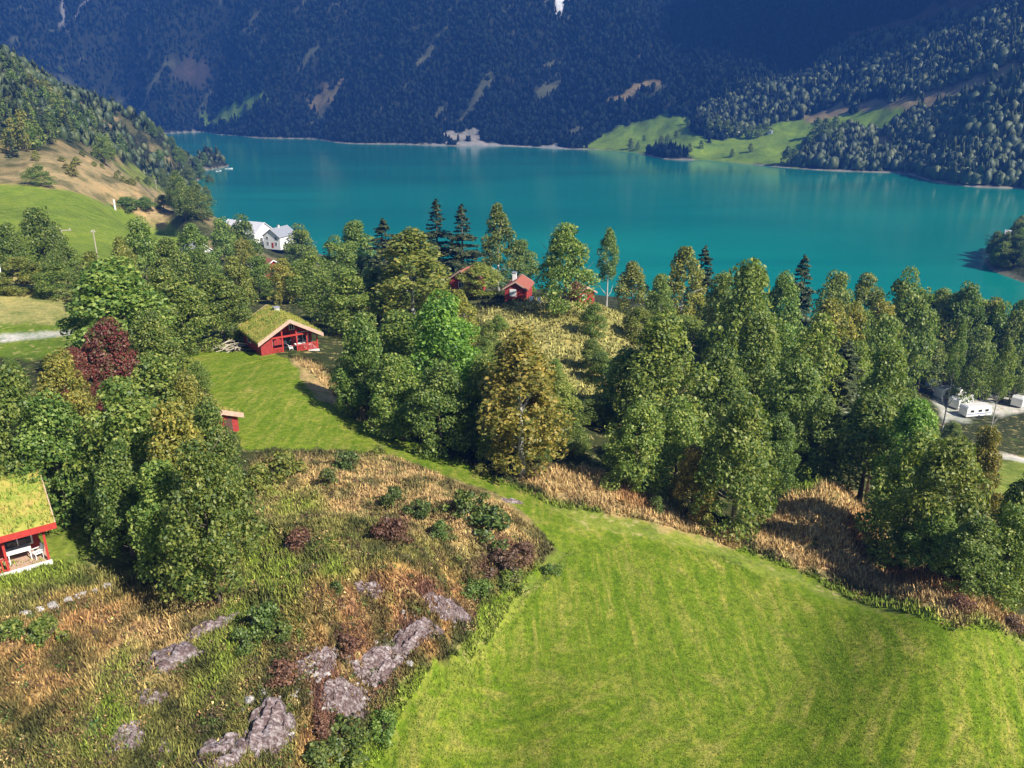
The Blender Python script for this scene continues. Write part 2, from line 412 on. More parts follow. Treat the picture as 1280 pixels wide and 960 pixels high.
# ------------------------------------------------------------------ terrain sheet
C_GRASS = (.165, .215, .03); C_FIELD = (.15, .22, .02); C_DRY = (.3, .285, .095); C_TAN = (.45, .31, .14); C_BRACK = (.36, .2, .085)
C_OLIVE = (.19, .18, .05); C_DK = (.035, .045, .015); C_ROCK = (.32, .29, .3); C_HEATH = (.15, .075, .055); C_FAR = (.013, .02, .014)
C_GRAVEL = (.55, .52, .47); C_FARBR = (.26, .2, .1); C_FARGR = (.17, .27, .03); C_SOIL = (.33, .25, .12)
AREAS = [  # colour, field mask, softness, warp, polygon in picture pixels turned into ground points
 # --- distance
 (C_FARGR,.0,.004,.006,[(725,183),(760,165),(800,152),(850,142),(868,150),(862,165),(885,178),(930,165),(990,150),(1060,140),(1130,128),(1150,140),(1120,160),(1060,165),(1010,178),(1000,208),(880,202),(800,192)]),
 (C_FARBR,.0,.004,.008,[(1000,140),(1060,128),(1120,125),(1110,134),(1060,142),(1010,156)]),
 (C_FARBR,.0,.003,.008,[(1120,128),(1200,104),(1282,78),(1282,88),(1210,114),(1140,140)]),
 (C_FARBR,.0,.003,.006,[(1100,134),(1160,118),(1215,104),(1290,84),(1290,98),(1200,122),(1140,142)]),
 (C_FARBR,.0,.003,.008,[(745,132),(790,108),(835,95),(830,104),(800,118),(770,130)]),
 (C_FARBR,.0,.003,.012,[(1170,170),(1200,165),(1215,178),(1190,190)]),
 (C_FARBR,.0,.003,.012,[(1080,178),(1110,165),(1130,180),(1100,190)]),
 ((.08,.05,.03),.0,.003,.008,[(1060,60),(1130,40),(1200,20),(1280,0),(1280,-20),(1160,10),(1050,48)]),
 (C_FARGR,.0,.003,.006,[(250,138),(290,128),(335,122),(320,138),(290,150),(262,160)]),
 (C_FARBR,.0,.003,.009,[(380,128),(420,100),(440,92),(430,112),(400,130)]),
 ((.24,.23,.21),.0,.0015,.014,[(70,28),(76,4),(84,-10),(90,-10),(82,10),(76,32)]),
 ((.24,.23,.21),.0,.0015,.014,[(84,34),(100,12),(118,-10),(128,-10),(108,14),(90,36)]),
 ((.06,.05,.045),.0,.004,.014,[(210,85),(240,60),(275,60),(260,80),(220,98)]),
 ((.09,.1,.075),.0,.003,.014,[(110,118),(140,95),(175,82),(165,95),(130,115)]),
 ((.8,.8,.8),.0,.002,.004,[(690,-8),(714,-8),(704,10),(697,26)]),
 ((.34,.33,.3),.0,.002,.008,[(530,180),(600,176),(700,183),(720,188),(600,184)]),
 ((.32,.3,.26),.0,.003,.014,[(545,175),(560,162),(590,160),(600,178)]),
 # --- left hillside
 (C_SOIL,.0,.008,.012,[(40,205),(70,190),(110,195),(150,205),(185,225),(215,250),(215,280),(170,268),(120,252),(60,240),(-20,232),(-20,215)]),
 (C_FIELD,.35,.004,.004,[(-90,224),(0,230),(60,236),(110,246),(160,262),(215,276),(240,305),(230,330),(150,330),(60,330),(-90,330)]),
 (C_GRASS,.0,.006,.006,[(145,205),(190,215),(215,235),(200,240),(165,225)]),
 # --- middle
 (C_DRY,.0,.012,.012,[(600,392),(640,378),(720,376),(770,390),(800,420),(790,470),(770,520),(700,520),(640,450),(590,430)]),
 (C_OLIVE,.0,.01,.012,[(620,382),(690,388),(740,400),(720,404),(640,394)]),
 (C_DRY,.0,.008,.01,[(-60,350),(80,350),(100,400),(85,410),(-60,408)]),
 (C_FIELD,.0,.006,.008,[(-60,405),(80,408),(120,420),(140,450),(40,450),(-60,440)]),
 (C_GRAVEL,.0,.0025,.002,[(-60,420),(30,416),(70,414),(90,412),(90,418),(64,422),(30,425),(-60,434)]),
 (C_DRY,.0,.01,.01,[(800,560),(860,600),(900,640),(830,640),(780,600)]),
 (C_FIELD,.0,.008,.01,[(900,560),(970,575),(1030,590),(1050,610),(980,620),(930,600)]),
 ((.5,.49,.45),.0,.006,.01,[(1150,452),(1262,452),(1300,480),(1300,512),(1180,528)]),
 (C_GRASS,.0,.01,.01,[(1230,575),(1300,570),(1300,640),(1240,620)]),
 (C_GRAVEL,.0,.002,.002,[(1225,560),(1300,578),(1300,584),(1222,566)]),
 # --- knoll
 (C_OLIVE,.0,.03,.03,[(-300,640),(0,610),(130,690),(250,750),(310,600),(330,570),(480,570),(560,600),(640,640),(690,670),(650,720),(590,800),(470,900),(380,1200),(-300,1200)]),
 (C_GRASS,.1,.012,.014,[(-100,640),(60,600),(130,690),(90,725),(0,740),(-100,760)]),
 (C_TAN,.0,.03,.03,[(310,590),(400,565),(500,570),(560,600),(680,640),(680,690),(600,700),(480,650),(400,640),(330,660)]),
 (C_BRACK,.0,.03,.03,[(0,780),(80,745),(190,740),(260,790),(200,830),(100,850),(0,900)]),
 (C_TAN,.0,.02,.03,[(170,770),(250,760),(290,740),(240,800),(180,850),(130,870)]),
 (C_BRACK,.0,.02,.03,[(390,750),(470,700),(560,720),(590,760),(560,830),(470,890),(410,960),(360,960),(400,850),(340,830)]),
 (C_GRASS,.0,.02,.03,[(310,690),(380,660),(430,720),(380,760),(320,790),(290,830),(250,880),(230,850),(280,790)]),
 (C_GRASS,.0,.02,.03,[(120,850),(180,830),(200,900),(180,960),(120,960)]),
 (C_GRASS,.0,.02,.02,[(330,600),(370,615),(400,640),(360,650),(320,620)]),
 (C_HEATH,.0,.012,.02,[(340,680),(370,660),(410,670),(400,695),(360,690)]),
 (C_HEATH,.0,.012,.02,[(430,740),(460,722),(490,735),(470,752)]),
 (C_HEATH,.0,.012,.02,[(590,720),(640,690),(665,685),(640,715),(600,745)]),
 (C_HEATH,.0,.015,.02,[(330,830),(400,800),(500,760),(560,740),(590,760),(520,800),(470,850),(420,890),(380,900)]),
 (C_HEATH,.0,.012,.02,[(470,650),(500,640),(515,670),(490,690)]),
 # --- mown field
 (C_FIELD,1.,.006,.006,[(215,438),(330,440),(365,452),(400,500),(470,535),(560,572),(640,606),(700,640),(790,648),(900,675),(1000,712),(1130,752),(1200,778),(1290,802),(1500,870),(1500,1300),(300,1300),(410,960),(470,905),(560,830),(595,795),(600,760),(650,725),(700,690),(672,655),(620,615),(560,596),(500,572),(400,560),(305,562),(290,520),(240,470)]),
 (C_GRASS,.2,.008,.01,[(560,850),(600,770),(660,720),(700,690),(720,690),(680,730),(620,800),(590,850),(480,920),(420,970),(400,960),(480,890)]),
 (C_GRASS,.3,.006,.008,[(655,612),(700,628),(790,650),(900,680),(1000,716),(1130,756),(1290,806),(1290,822),(1130,772),(1000,735),(900,700),(780,670),(720,660)]),
 (C_TAN,.0,.008,.012,[(365,450),(392,455),(430,490),(470,520),(520,545),(500,550),(440,520),(390,490)]),
 (C_TAN,.0,.008,.012,[(650,600),(690,585),(760,590),(800,625),(880,655),(930,670),(920,684),(830,662),(760,640),(690,622)]),
 (C_TAN,.0,.01,.014,[(940,660),(980,625),(1040,600),(1080,625),(1110,670),(1160,720),(1210,750),(1290,780),(1290,802),(1190,776),(1080,735),(1000,705),(940,685)]),
 (C_BRACK,.0,.008,.014,[(1050,650),(1090,650),(1170,715),(1220,755),(1200,765),(1130,730),(1070,690)]),
 (C_BRACK,.0,.008,.012,[(760,600),(800,612),(830,640),(780,632)]),
 (C_FIELD,.0,.008,.01,[(960,575),(1010,585),(1040,605),(1000,620),(970,610)]),
]

def bare(X, Y):
    # thin clearings and scree runs that slant down the mountain
    return sst(.34, .5, fbm((X + Y * .9) / 150, (X - Y * 1.1) / 26, 4, 88) + .25 * perlin(X / 300, Y / 300, 12))
APOLY = [polyTL(a[-1]) for a in AREAS]
def cover(X, Y, Z):
    # default cover: dark forest floor near, dark wooded slope far, olive on promontories
    col = np.empty((len(X), 3)); field = np.zeros(len(X))
    r = np.hypot(X, Y)
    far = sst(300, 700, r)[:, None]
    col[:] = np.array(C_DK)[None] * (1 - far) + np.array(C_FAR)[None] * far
    # pale stony shoreline
    sh = (1 - sst(0.3, 1.3, Z + .9 * fbm(X / 14, Y / 14, 3, 71))) * sst(250, 500, r)
    col = col * (1 - sh[:, None]) + np.array([.3, .27, .22])[None] * sh[:, None]
    hl = sst(230, 330, r) * (1 - sst(900, 1100, r)) * sst(0, 8, Z) * sst(0.05, .2, fbm(X / 30, Y / 30, 3, 77)) * (1 - sst(0, 60, X))
    col = col * (1 - hl[:, None]) + np.array([.24, .19, .09])[None] * hl[:, None]
    # sparse outcrops on the mountain
    hb_ = sst(.0, .35, fbm(X / 9, Y / 9, 4, 66)) * sst(200, 260, r) * (1 - sst(700, 900, r)) * sst(0, 3, Z) * (1 - sst(-120, -60, X))
    HB = hb_
    mr = bare(X, Y) * sst(900, 1150, r) * sst(2, 10, Z)
    col = col * (1 - .8 * mr[:, None]) + np.array([.1, .11, .065])[None] * .8 * mr[:, None]
    tlc = tl(X, Y); MOT = fbm(X / 2.2, Y / 2.2, 4, 123)
    for k, (c, fm, soft, warp, pts) in enumerate(AREAS):
        P = APOLY[k]
        w = inpoly(P, X, Y, soft, warp * (1.7 if warp >= .02 else 1), k, tlc)
        if not w.any(): continue
        if warp >= .02 and fm == 0: w = w * np.clip(.72 + 1.5 * MOT, .15, 1)
        col = col * (1 - w[:, None]) + np.array(c)[None] * w[:, None]
        field = field * (1 - w) + fm * w
    hb_ = HB * (1 - sst(.05, .3, field)); col = col * (1 - .75 * hb_[:, None]) + .75 * hb_[:, None] * np.array([.1, .1, .04])[None]
    return col, field

def build_terrain():
    th_in = np.radians(37.0)
    th = np.concatenate([np.linspace(math.radians(-75), -th_in, 90)[:-1], np.linspace(-th_in, th_in, 1000), np.linspace(th_in, math.radians(75), 90)[1:]])
    rr = np.concatenate([[1.2, 2.5, 4], np.exp(np.linspace(math.log(6), math.log(20), 60))[:-1], np.exp(np.linspace(math.log(20), math.log(2700), 860))])
    T, R = np.meshgrid(th, rr)
    X = (R * np.sin(T)).ravel(); Y = (R * np.cos(T)).ravel()
    Z = height(X, Y)
    nt_, nr = len(th), len(rr)
    i = np.arange(nr - 1)[:, None] * nt_ + np.arange(nt_ - 1)[None]
    F = np.stack([i, i + 1, i + nt_ + 1, i + nt_], -1).reshape(-1)
    me = mesh_np('ground', np.stack([X, Y, Z], 1), F, np.full(len(F) // 4, 4), smooth=True)
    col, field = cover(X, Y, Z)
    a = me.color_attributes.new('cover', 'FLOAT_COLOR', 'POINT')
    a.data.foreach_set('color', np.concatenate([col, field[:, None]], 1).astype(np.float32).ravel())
    o = link('ground', me); tag(o, kind='structure')
    m, nt, b = newmat('ground_cover')
    at_ = N(nt, 'ShaderNodeAttribute', attribute_name='cover')
    g = N(nt, 'ShaderNodeNewGeometry'); P = g.outputs['Position']
    n1 = noise(nt, .35, 6, .65, P); n2 = noise(nt, 2.6, 6, .75, P); n3 = noise(nt, .05, 5, .7, P)
    # mow lines: streaks bent round the knoll
    sx = N(nt, 'ShaderNodeSeparateXYZ'); L(nt, P, sx.inputs[0])
    cx, cy = at(560, 700)[:2]
    dx = mth(nt, 'SUBTRACT', sx.outputs[0], float(cx)); dy = mth(nt, 'SUBTRACT', sx.outputs[1], float(cy) + 6)
    rad = mth(nt, 'POWER', mth(nt, 'ADD', mth(nt, 'MULTIPLY', dx, dx), mth(nt, 'MULTIPLY', dy, dy)), .5)
    an = mth(nt, 'ARCTAN2', dy, dx)
    cb = N(nt, 'ShaderNodeCombineXYZ'); L(nt, mth(nt, 'MULTIPLY', rad, .9), cb.inputs[0]); L(nt, mth(nt, 'MULTIPLY', an, 5.0), cb.inputs[1])
    st = noise(nt, 1.0, 5, .65, cb.outputs[0], .3)
    mp = N(nt, 'ShaderNodeMapping'); mp.inputs['Rotation'].default_value = (0, 0, .35); mp.inputs['Scale'].default_value = (1.5, .14, 1)
    L(nt, P, mp.inputs['Vector']); st2 = noise(nt, 1.0, 4, .7, mp.outputs['Vector'], .6)
    fm = at_.outputs['Alpha']
    base = at_.outputs['Color']
    # general brightness / hue mottling of natural cover
    c = mix(nt, 1, base, ramp(nt, n2, [(.25, (.42, .42, .45)), (.5, (.95, .95, .95)), (.75, (1.55, 1.45, 1.35))]), 'MULTIPLY')
    c = mix(nt, 1, c, ramp(nt, n1, [(.3, (.65, .75, .6)), (.5, (1, 1, 1)), (.7, (1.3, 1.15, 1.15))]), 'MULTIPLY')
    # blotches of bleached grass, moss and bare heath within the natural cover
    n4 = noise(nt, .9, 6, .75, P, .5); n5 = noise(nt, .28, 5, .7, P, .8); nearm = ramp(nt, mth(nt, 'DIVIDE', sx.outputs[1], 400.0), [(.3, 1), (.8, .35)])
    n8 = noise(nt, .035, 7, .75, P, .4); c = mix(nt, 1, c, ramp(nt, n8, [(.35, (.6, .66, .6)), (.5, (1, 1, 1)), (.65, (1.35, 1.2, 1.1))]), 'MULTIPLY')
    c = mix(nt, mth(nt, 'MULTIPLY', ramp(nt, n4, [(.54, 0), (.64, .75)]), nearm), c, (.42, .34, .14))
    c = mix(nt, mth(nt, 'MULTIPLY', ramp(nt, n5, [(.55, 0), (.66, .6)]), nearm), c, (.12, .16, .03))
    c = mix(nt, mth(nt, 'MULTIPLY', ramp(nt, n4, [(.3, .7), (.4, 0)]), nearm), c, (.09, .055, .035))
    n6 = noise(nt, 11, 4, .8, P)
    # field
    fa = ramp(nt, st, [(.32, (.07, .13, .006)), (.44, (.1, .162, .009)), (.54, (.15, .195, .018)), (.66, (.27, .25, .055))])
    fb = ramp(nt, st2, [(.32, (.075, .138, .007)), (.48, (.112, .17, .012)), (.66, (.22, .225, .04))])
    fc = mix(nt, ramp(nt, n3, [(.42, 0), (.6, 1)]), fa, fb)
    fc = mix(nt, ramp(nt, noise(nt, .22, 5, .7, P, 1.2), [(.56, 0), (.72, .55)]), fc, (.3, .25, .07))
    fc = mix(nt, 1, fc, ramp(nt, n2, [(.3, (.5, .56, .6)), (.5, (1, 1, 1)), (.7, (1.6, 1.4, 1.3))]), 'MULTIPLY')
    fc = mix(nt, 1, fc, ramp(nt, n6, [(.3, (.6, .62, .6)), (.5, (1, 1, 1)), (.7, (1.5, 1.4, 1.4))]), 'MULTIPLY')
    c = mix(nt, ramp(nt, mth(nt, 'ADD', fm, mth(nt, 'MULTIPLY', mth(nt, 'SUBTRACT', n2, .5), .8)), [(.35, 0), (.6, 1)]), c, fc)
    L(nt, c, b.inputs['Base Color']); b.inputs['Roughness'].default_value = .95; b.inputs['Specular IOR Level'].default_value = .1
    hb = mth(nt, 'ADD', mth(nt, 'MULTIPLY', n2, .5), mth(nt, 'ADD', mth(nt, 'MULTIPLY', st, .4), mth(nt, 'MULTIPLY', n6, .25)))
    bump(nt, hb, .55, .28, b)
    me.materials.append(m)
    return o
build_terrain()

# ------------------------------------------------------------------ lake
def build_lake():
    mb = MB(); mb.add([(-3000, 120, 0), (3000, 120, 0), (3000, 3200, 0), (-3000, 3200, 0)], [(0, 1, 2, 3)])
    m, nt, b = newmat('lake_water')
    g = N(nt, 'ShaderNodeNewGeometry'); P = g.outputs['Position']
    mp = N(nt, 'ShaderNodeMapping'); mp.inputs['Scale'].default_value = (.25, 1, 1); L(nt, P, mp.inputs['Vector'])
    n = noise(nt, .012, 4, .6, mp.outputs['Vector'], .6)
    L(nt, ramp(nt, n, [(.35, (.003, .17, .145)), (.65, (.005, .225, .18))]), b.inputs['Base Color'])
    b.inputs['IOR'].default_value = 1.33; b.inputs['Specular IOR Level'].default_value = .5
    L(nt, mth(nt, 'ADD', mth(nt, 'MULTIPLY', n, .16), .02), b.inputs['Roughness'])
    w = noise(nt, .5, 4, .6, P)
    bump(nt, w, .12, .5, b)
    o = mb.build('water', m); tag(o, kind='structure')
build_lake()

# ------------------------------------------------------------------ camera, sun, sky
cam = bpy.data.cameras.new('camera'); co = bpy.data.objects.new('camera', cam); COL.objects.link(co)
cam.sensor_width = 36; cam.lens = 36 * FPX / 1280; cam.clip_end = 9000; cam.clip_start = .5
co.location = (0, 0, CAMZ); co.rotation_euler = (PI / 2 - PITCH, 0, 0); S.camera = co
SUN_EL = math.radians(41); SUN_AZ = math.radians(-38)      # azimuth: from +X towards +Y
sd = (math.cos(SUN_EL) * math.cos(SUN_AZ), math.cos(SUN_EL) * math.sin(SUN_AZ), math.sin(SUN_EL))
ld = bpy.data.lights.new('sun', 'SUN'); ld.energy = 5.0; ld.angle = math.radians(.5); ld.color = (1, .94, .84)
lo = bpy.data.objects.new('sun', ld); COL.objects.link(lo)
from mathutils import Vector
lo.rotation_euler = Vector(sd).to_track_quat('Z', 'Y').to_euler(); lo.location = (200, 100, 300)
wd = bpy.data.worlds.new('World'); S.world = wd; wd.use_nodes = True; nt = wd.node_tree
sk = N(nt, 'ShaderNodeTexSky', sky_type='NISHITA'); sk.sun_disc = False; sk.sun_elevation = SUN_EL
sk.sun_rotation = PI / 2 - SUN_AZ; sk.air_density = 1.2; sk.dust_density = .5
bg = nt.nodes['Background']; bg.inputs['Strength'].default_value = .058; L(nt, sk.outputs[0], bg.inputs['Color'])
S.view_settings.view_transform = 'Standard'; S.view_settings.look = 'None'; S.view_settings.exposure = .92; S.view_settings.gamma = 1
S.cycles.max_bounces = 5; S.cycles.diffuse_bounces = 2; S.cycles.glossy_bounces = 2; S.cycles.transmission_bounces = 3; S.cycles.volume_bounces = 0
S.cycles.use_denoising = True
# ------------------------------------------------------------------ foliage
rng = np.random.RandomState(5)
def unit(n, up=0.0):
    d = rng.normal(size=(n, 3)); d[:, 2] += up
    return d / np.linalg.norm(d, axis=1)[:, None]
def leaves(P, Nrm, size, asp=.6):
    """one rhombic leaf spray per point, facing Nrm"""
    n = len(P)
    a = np.cross(Nrm, unit(n)); a /= np.linalg.norm(a, axis=1)[:, None] + 1e-9
    b = np.cross(Nrm, a)
    s = (size * rng.uniform(.45, 1.55, n))[:, None]; w = s * (asp * rng.uniform(.7, 1.3, n))[:, None]
    k = rng.uniform(-.25, .25, n)[:, None]
    V = np.stack([P - a * s * .5, P + b * w * .5 + a * s * k * .5 + Nrm * s * .08, P + a * s * .5, P - b * w * .5 + a * s * k * .3 - Nrm * s * .05], 1).reshape(-1, 3)
    F = np.arange(4 * n)
    return V, F, np.full(n, 4)

def crown_mesh(kind, H, R, n, size, base, mat):
    if kind in ('broad', 'birch', 'bush'):
        M_ = {'broad': 90, 'birch': 130, 'bush': 22}[kind]
        t = rng.beta(1.3, 1.15, M_)
        if kind == 'birch': prof = (1 - np.abs(t - .38) ** 1.5 * 1.9).clip(.12, 1)
        elif kind == 'bush': prof = np.sqrt((1 - (t * .95) ** 2).clip(.05, 1))
        else: prof = np.sin(PI * (t * .9 + .1) ** .62).clip(.12, 1) ** .75
        th = rng.uniform(0, 2 * PI, M_); rr_ = rng.uniform(.35, .95 if kind != 'bush' else 1.35, M_) ** .7
        lob = 1 + .22 * np.sin(th * 2 + rng.uniform(0, 6)) + .15 * np.sin(th * 3 + t * 5)
        rc = R * {'broad': .24, 'birch': .2, 'bush': .32}[kind] * rng.uniform(.5, 1.35, M_)
        C_ = np.stack([np.cos(th) * prof * rr_ * (R - rc * .6) * lob, np.sin(th) * prof * rr_ * (R - rc * .6) * lob, H * (base + (1 - base) * t) - rc * .3], 1)
        w = rc ** 2; idx = rng.choice(M_, n, p=w / w.sum())
        d = unit(n, .35); q = rng.uniform(.55, 1.08, n) ** .6
        P = C_[idx] + d * (rc[idx] * q)[:, None] * np.array([1, 1, .8 if kind != 'birch' else 1.15])
        out = P - np.array([0, 0, H * .45]); out /= np.linalg.norm(out, axis=1)[:, None]
        Nn = d * .7 + out * .35 + unit(n) * 1.0 + np.array([0, 0, .35]); Nn /= np.linalg.norm(Nn, axis=1)[:, None]
        P[:, 2] = np.maximum(P[:, 2], .05 * H)
        V, F, T = leaves(P, Nn, size, .62)
    else:  # spruce: whorled, drooping boughs
        nb = 170; tb = np.sort(rng.uniform(0, 1, nb) ** 1.15)
        zb = H * (base + (1 - base) * tb); Rb = R * ((1 - tb) ** .85 + .04) * rng.uniform(.65, 1.12, nb); ab = rng.uniform(0, 2 * PI, nb)
        w = Rb + .1; idx = rng.choice(nb, n, p=w / w.sum())
        s = rng.uniform(.05, 1, n) ** .7; wd_ = (1 - s * .6) * .28 * Rb[idx] * rng.normal(0, .6, n)
        ra = Rb[idx] * s
        P = np.stack([np.cos(ab[idx]) * ra - np.sin(ab[idx]) * wd_, np.sin(ab[idx]) * ra + np.cos(ab[idx]) * wd_, zb[idx] - .28 * ra + .1 * ra * s - np.abs(wd_) * .35 + rng.normal(0, .06, n)], 1)
        Nn = unit(n) * .6 + np.array([0, 0, .8]); Nn[:, 0] += np.cos(ab[idx]) * .4; Nn[:, 1] += np.sin(ab[idx]) * .4
        Nn /= np.linalg.norm(Nn, axis=1)[:, None]
        V, F, T = leaves(P, Nn, size, .5)
    return mesh_np('crown', V, F, T, mats=[mat])

def trunk_mesh(kind, H, R, mat, limbs=6):
    mb = MB(); r0 = H * .02 + .04
    lean = rng.normal(0, .02, 2) * H
    top = .92 if kind == 'spruce' else .8 if kind == 'birch' else .68
    pts = [(lean[0] * q * q, lean[1] * q * q, H * top * q - (.4 if q == 0 else 0)) for q in np.linspace(0, 1, 6)]
    mb.tube(pts, [r0 * 1.2, r0 * .9, r0 * .6, r0 * .4, r0 * .25, r0 * .1], 7)
    if kind != 'spruce':
        for k in range(limbs):
            q = rng.uniform(.25, .8); a = rng.uniform(0, 2 * PI); p0 = np.array([lean[0] * q * q, lean[1] * q * q, H * top * q])
            Lb = R * rng.uniform(.55, .85); up = rng.uniform(.35, .8)
            p1 = p0 + Lb * .5 * np.array([math.cos(a), math.sin(a), up]); p2 = p0 + Lb * np.array([math.cos(a + .15), math.sin(a + .15), up * 1.25])
            mb.tube([p0, p1, p2], [r0 * .3, r0 * .18, r0 * .05], 5)
    return mb.mesh('trunk', mat, smooth=True)

PROTO = {}
def protos(kind, mat, lod):
    key = (kind, mat, lod)
    if key not in PROTO:
        H = {'broad': 12, 'birch': 12, 'spruce': 14, 'bush': 1.3}[kind]; R = {'broad': 4.6, 'birch': 3.2, 'spruce': 3.2, 'bush': 1.1}[kind]
        n, size = {0: (16000, .285), 1: (11000, .32), 2: (900, 1.0)}[lod]
        if kind == 'bush': n, size = {0: (1300, .16), 1: (500, .25), 2: (120, .5)}[lod]
        if kind == 'spruce': n = int(n * 1.25); size *= .9
        if kind == 'birch': n = int(n * .8); size *= .85
        base = {'broad': .08, 'birch': .12, 'spruce': .05, 'bush': .02}[kind]
        out = []
        for k in range(3 if lod else 4):
            c = crown_mesh(kind, H, R, n, size, base, M[mat])
            t = trunk_mesh(kind, H, R, M['birchbark' if kind == 'birch' else 'bark'], 6 if lod < 2 else 0)
            out.append((c, t))
        PROTO[key] = (out, H, R)
    return PROTO[key]

KINDNAME = {'broad': 'broadleaf_tree', 'birch': 'birch_tree', 'spruce': 'spruce_tree', 'bush': 'shrub'}
CATNAME = {'broad': 'tree', 'birch': 'birch', 'spruce': 'spruce', 'bush': 'shrub'}
def put_tree(x, y, H, R, kind, mat, lod, label, group, tint=None, name=None, cat=None, zoff=0):
    pr, pH, pR = protos(kind, mat, lod)
    c, t = pr[rng.randint(len(pr))]
    rt = empty(name or KINDNAME[kind], (x, y, gz(x, y) - .05 + zoff), rng.uniform(0, 2 * PI))
    rt.empty_display_size = .5
    kc = 3.1 if math.hypot(x, y) < 110 else 3.9
    Hc = H if kind in ('spruce', 'bush') or H < kc * R else max(kc * R, .5 * H)      # tall trees in the wood carry their crown high on the stem
    tag(rt, label, cat or CATNAME[kind], group)
    k = rng.uniform(.82, 1.18) if tint is None else 1
    tc = tint or (k * rng.uniform(.9, 1.12), k, k * .95)
    co_ = link('crown' if kind != 'bush' else 'foliage', c, rt); co_.color = (*tc, 1); co_.scale = (R / pR, R / pR, Hc / pH); co_.location.z = H - Hc
    tr = link('trunk' if kind != 'bush' else 'stem', t, rt); q = min(R / pR, H / pH * 1.2); tr.scale = (q, q, H / pH)
    return rt

def tree_px(u, vtop, base, hw, kind, mat, label, group=None, tint=None):
    if base > 0:
        g = at(u, base); r = math.hypot(g[0], g[1])
    else: r = -base
    d = ray(u, vtop); hn = math.hypot(d[0], d[1])
    x, y = d[0] / hn * r, d[1] / hn * r
    zt = CAMZ + d[2] / hn * r; z0 = gz(x, y); H = max(zt - z0, 3.0)
    dep = y * math.cos(PITCH) + (CAMZ - (z0 + H * .5)) * math.sin(PITCH)
    R = hw * dep / FPX * (1.22 if u > 850 else 1.15 if group == G1 or r > 110 else 1.12) * (1.65 if kind == 'spruce' else 1)
    return put_tree(x, y, H * 1.03, R * 1.05, kind, mat, 0 if r < 105 else 1, label, group, tint)

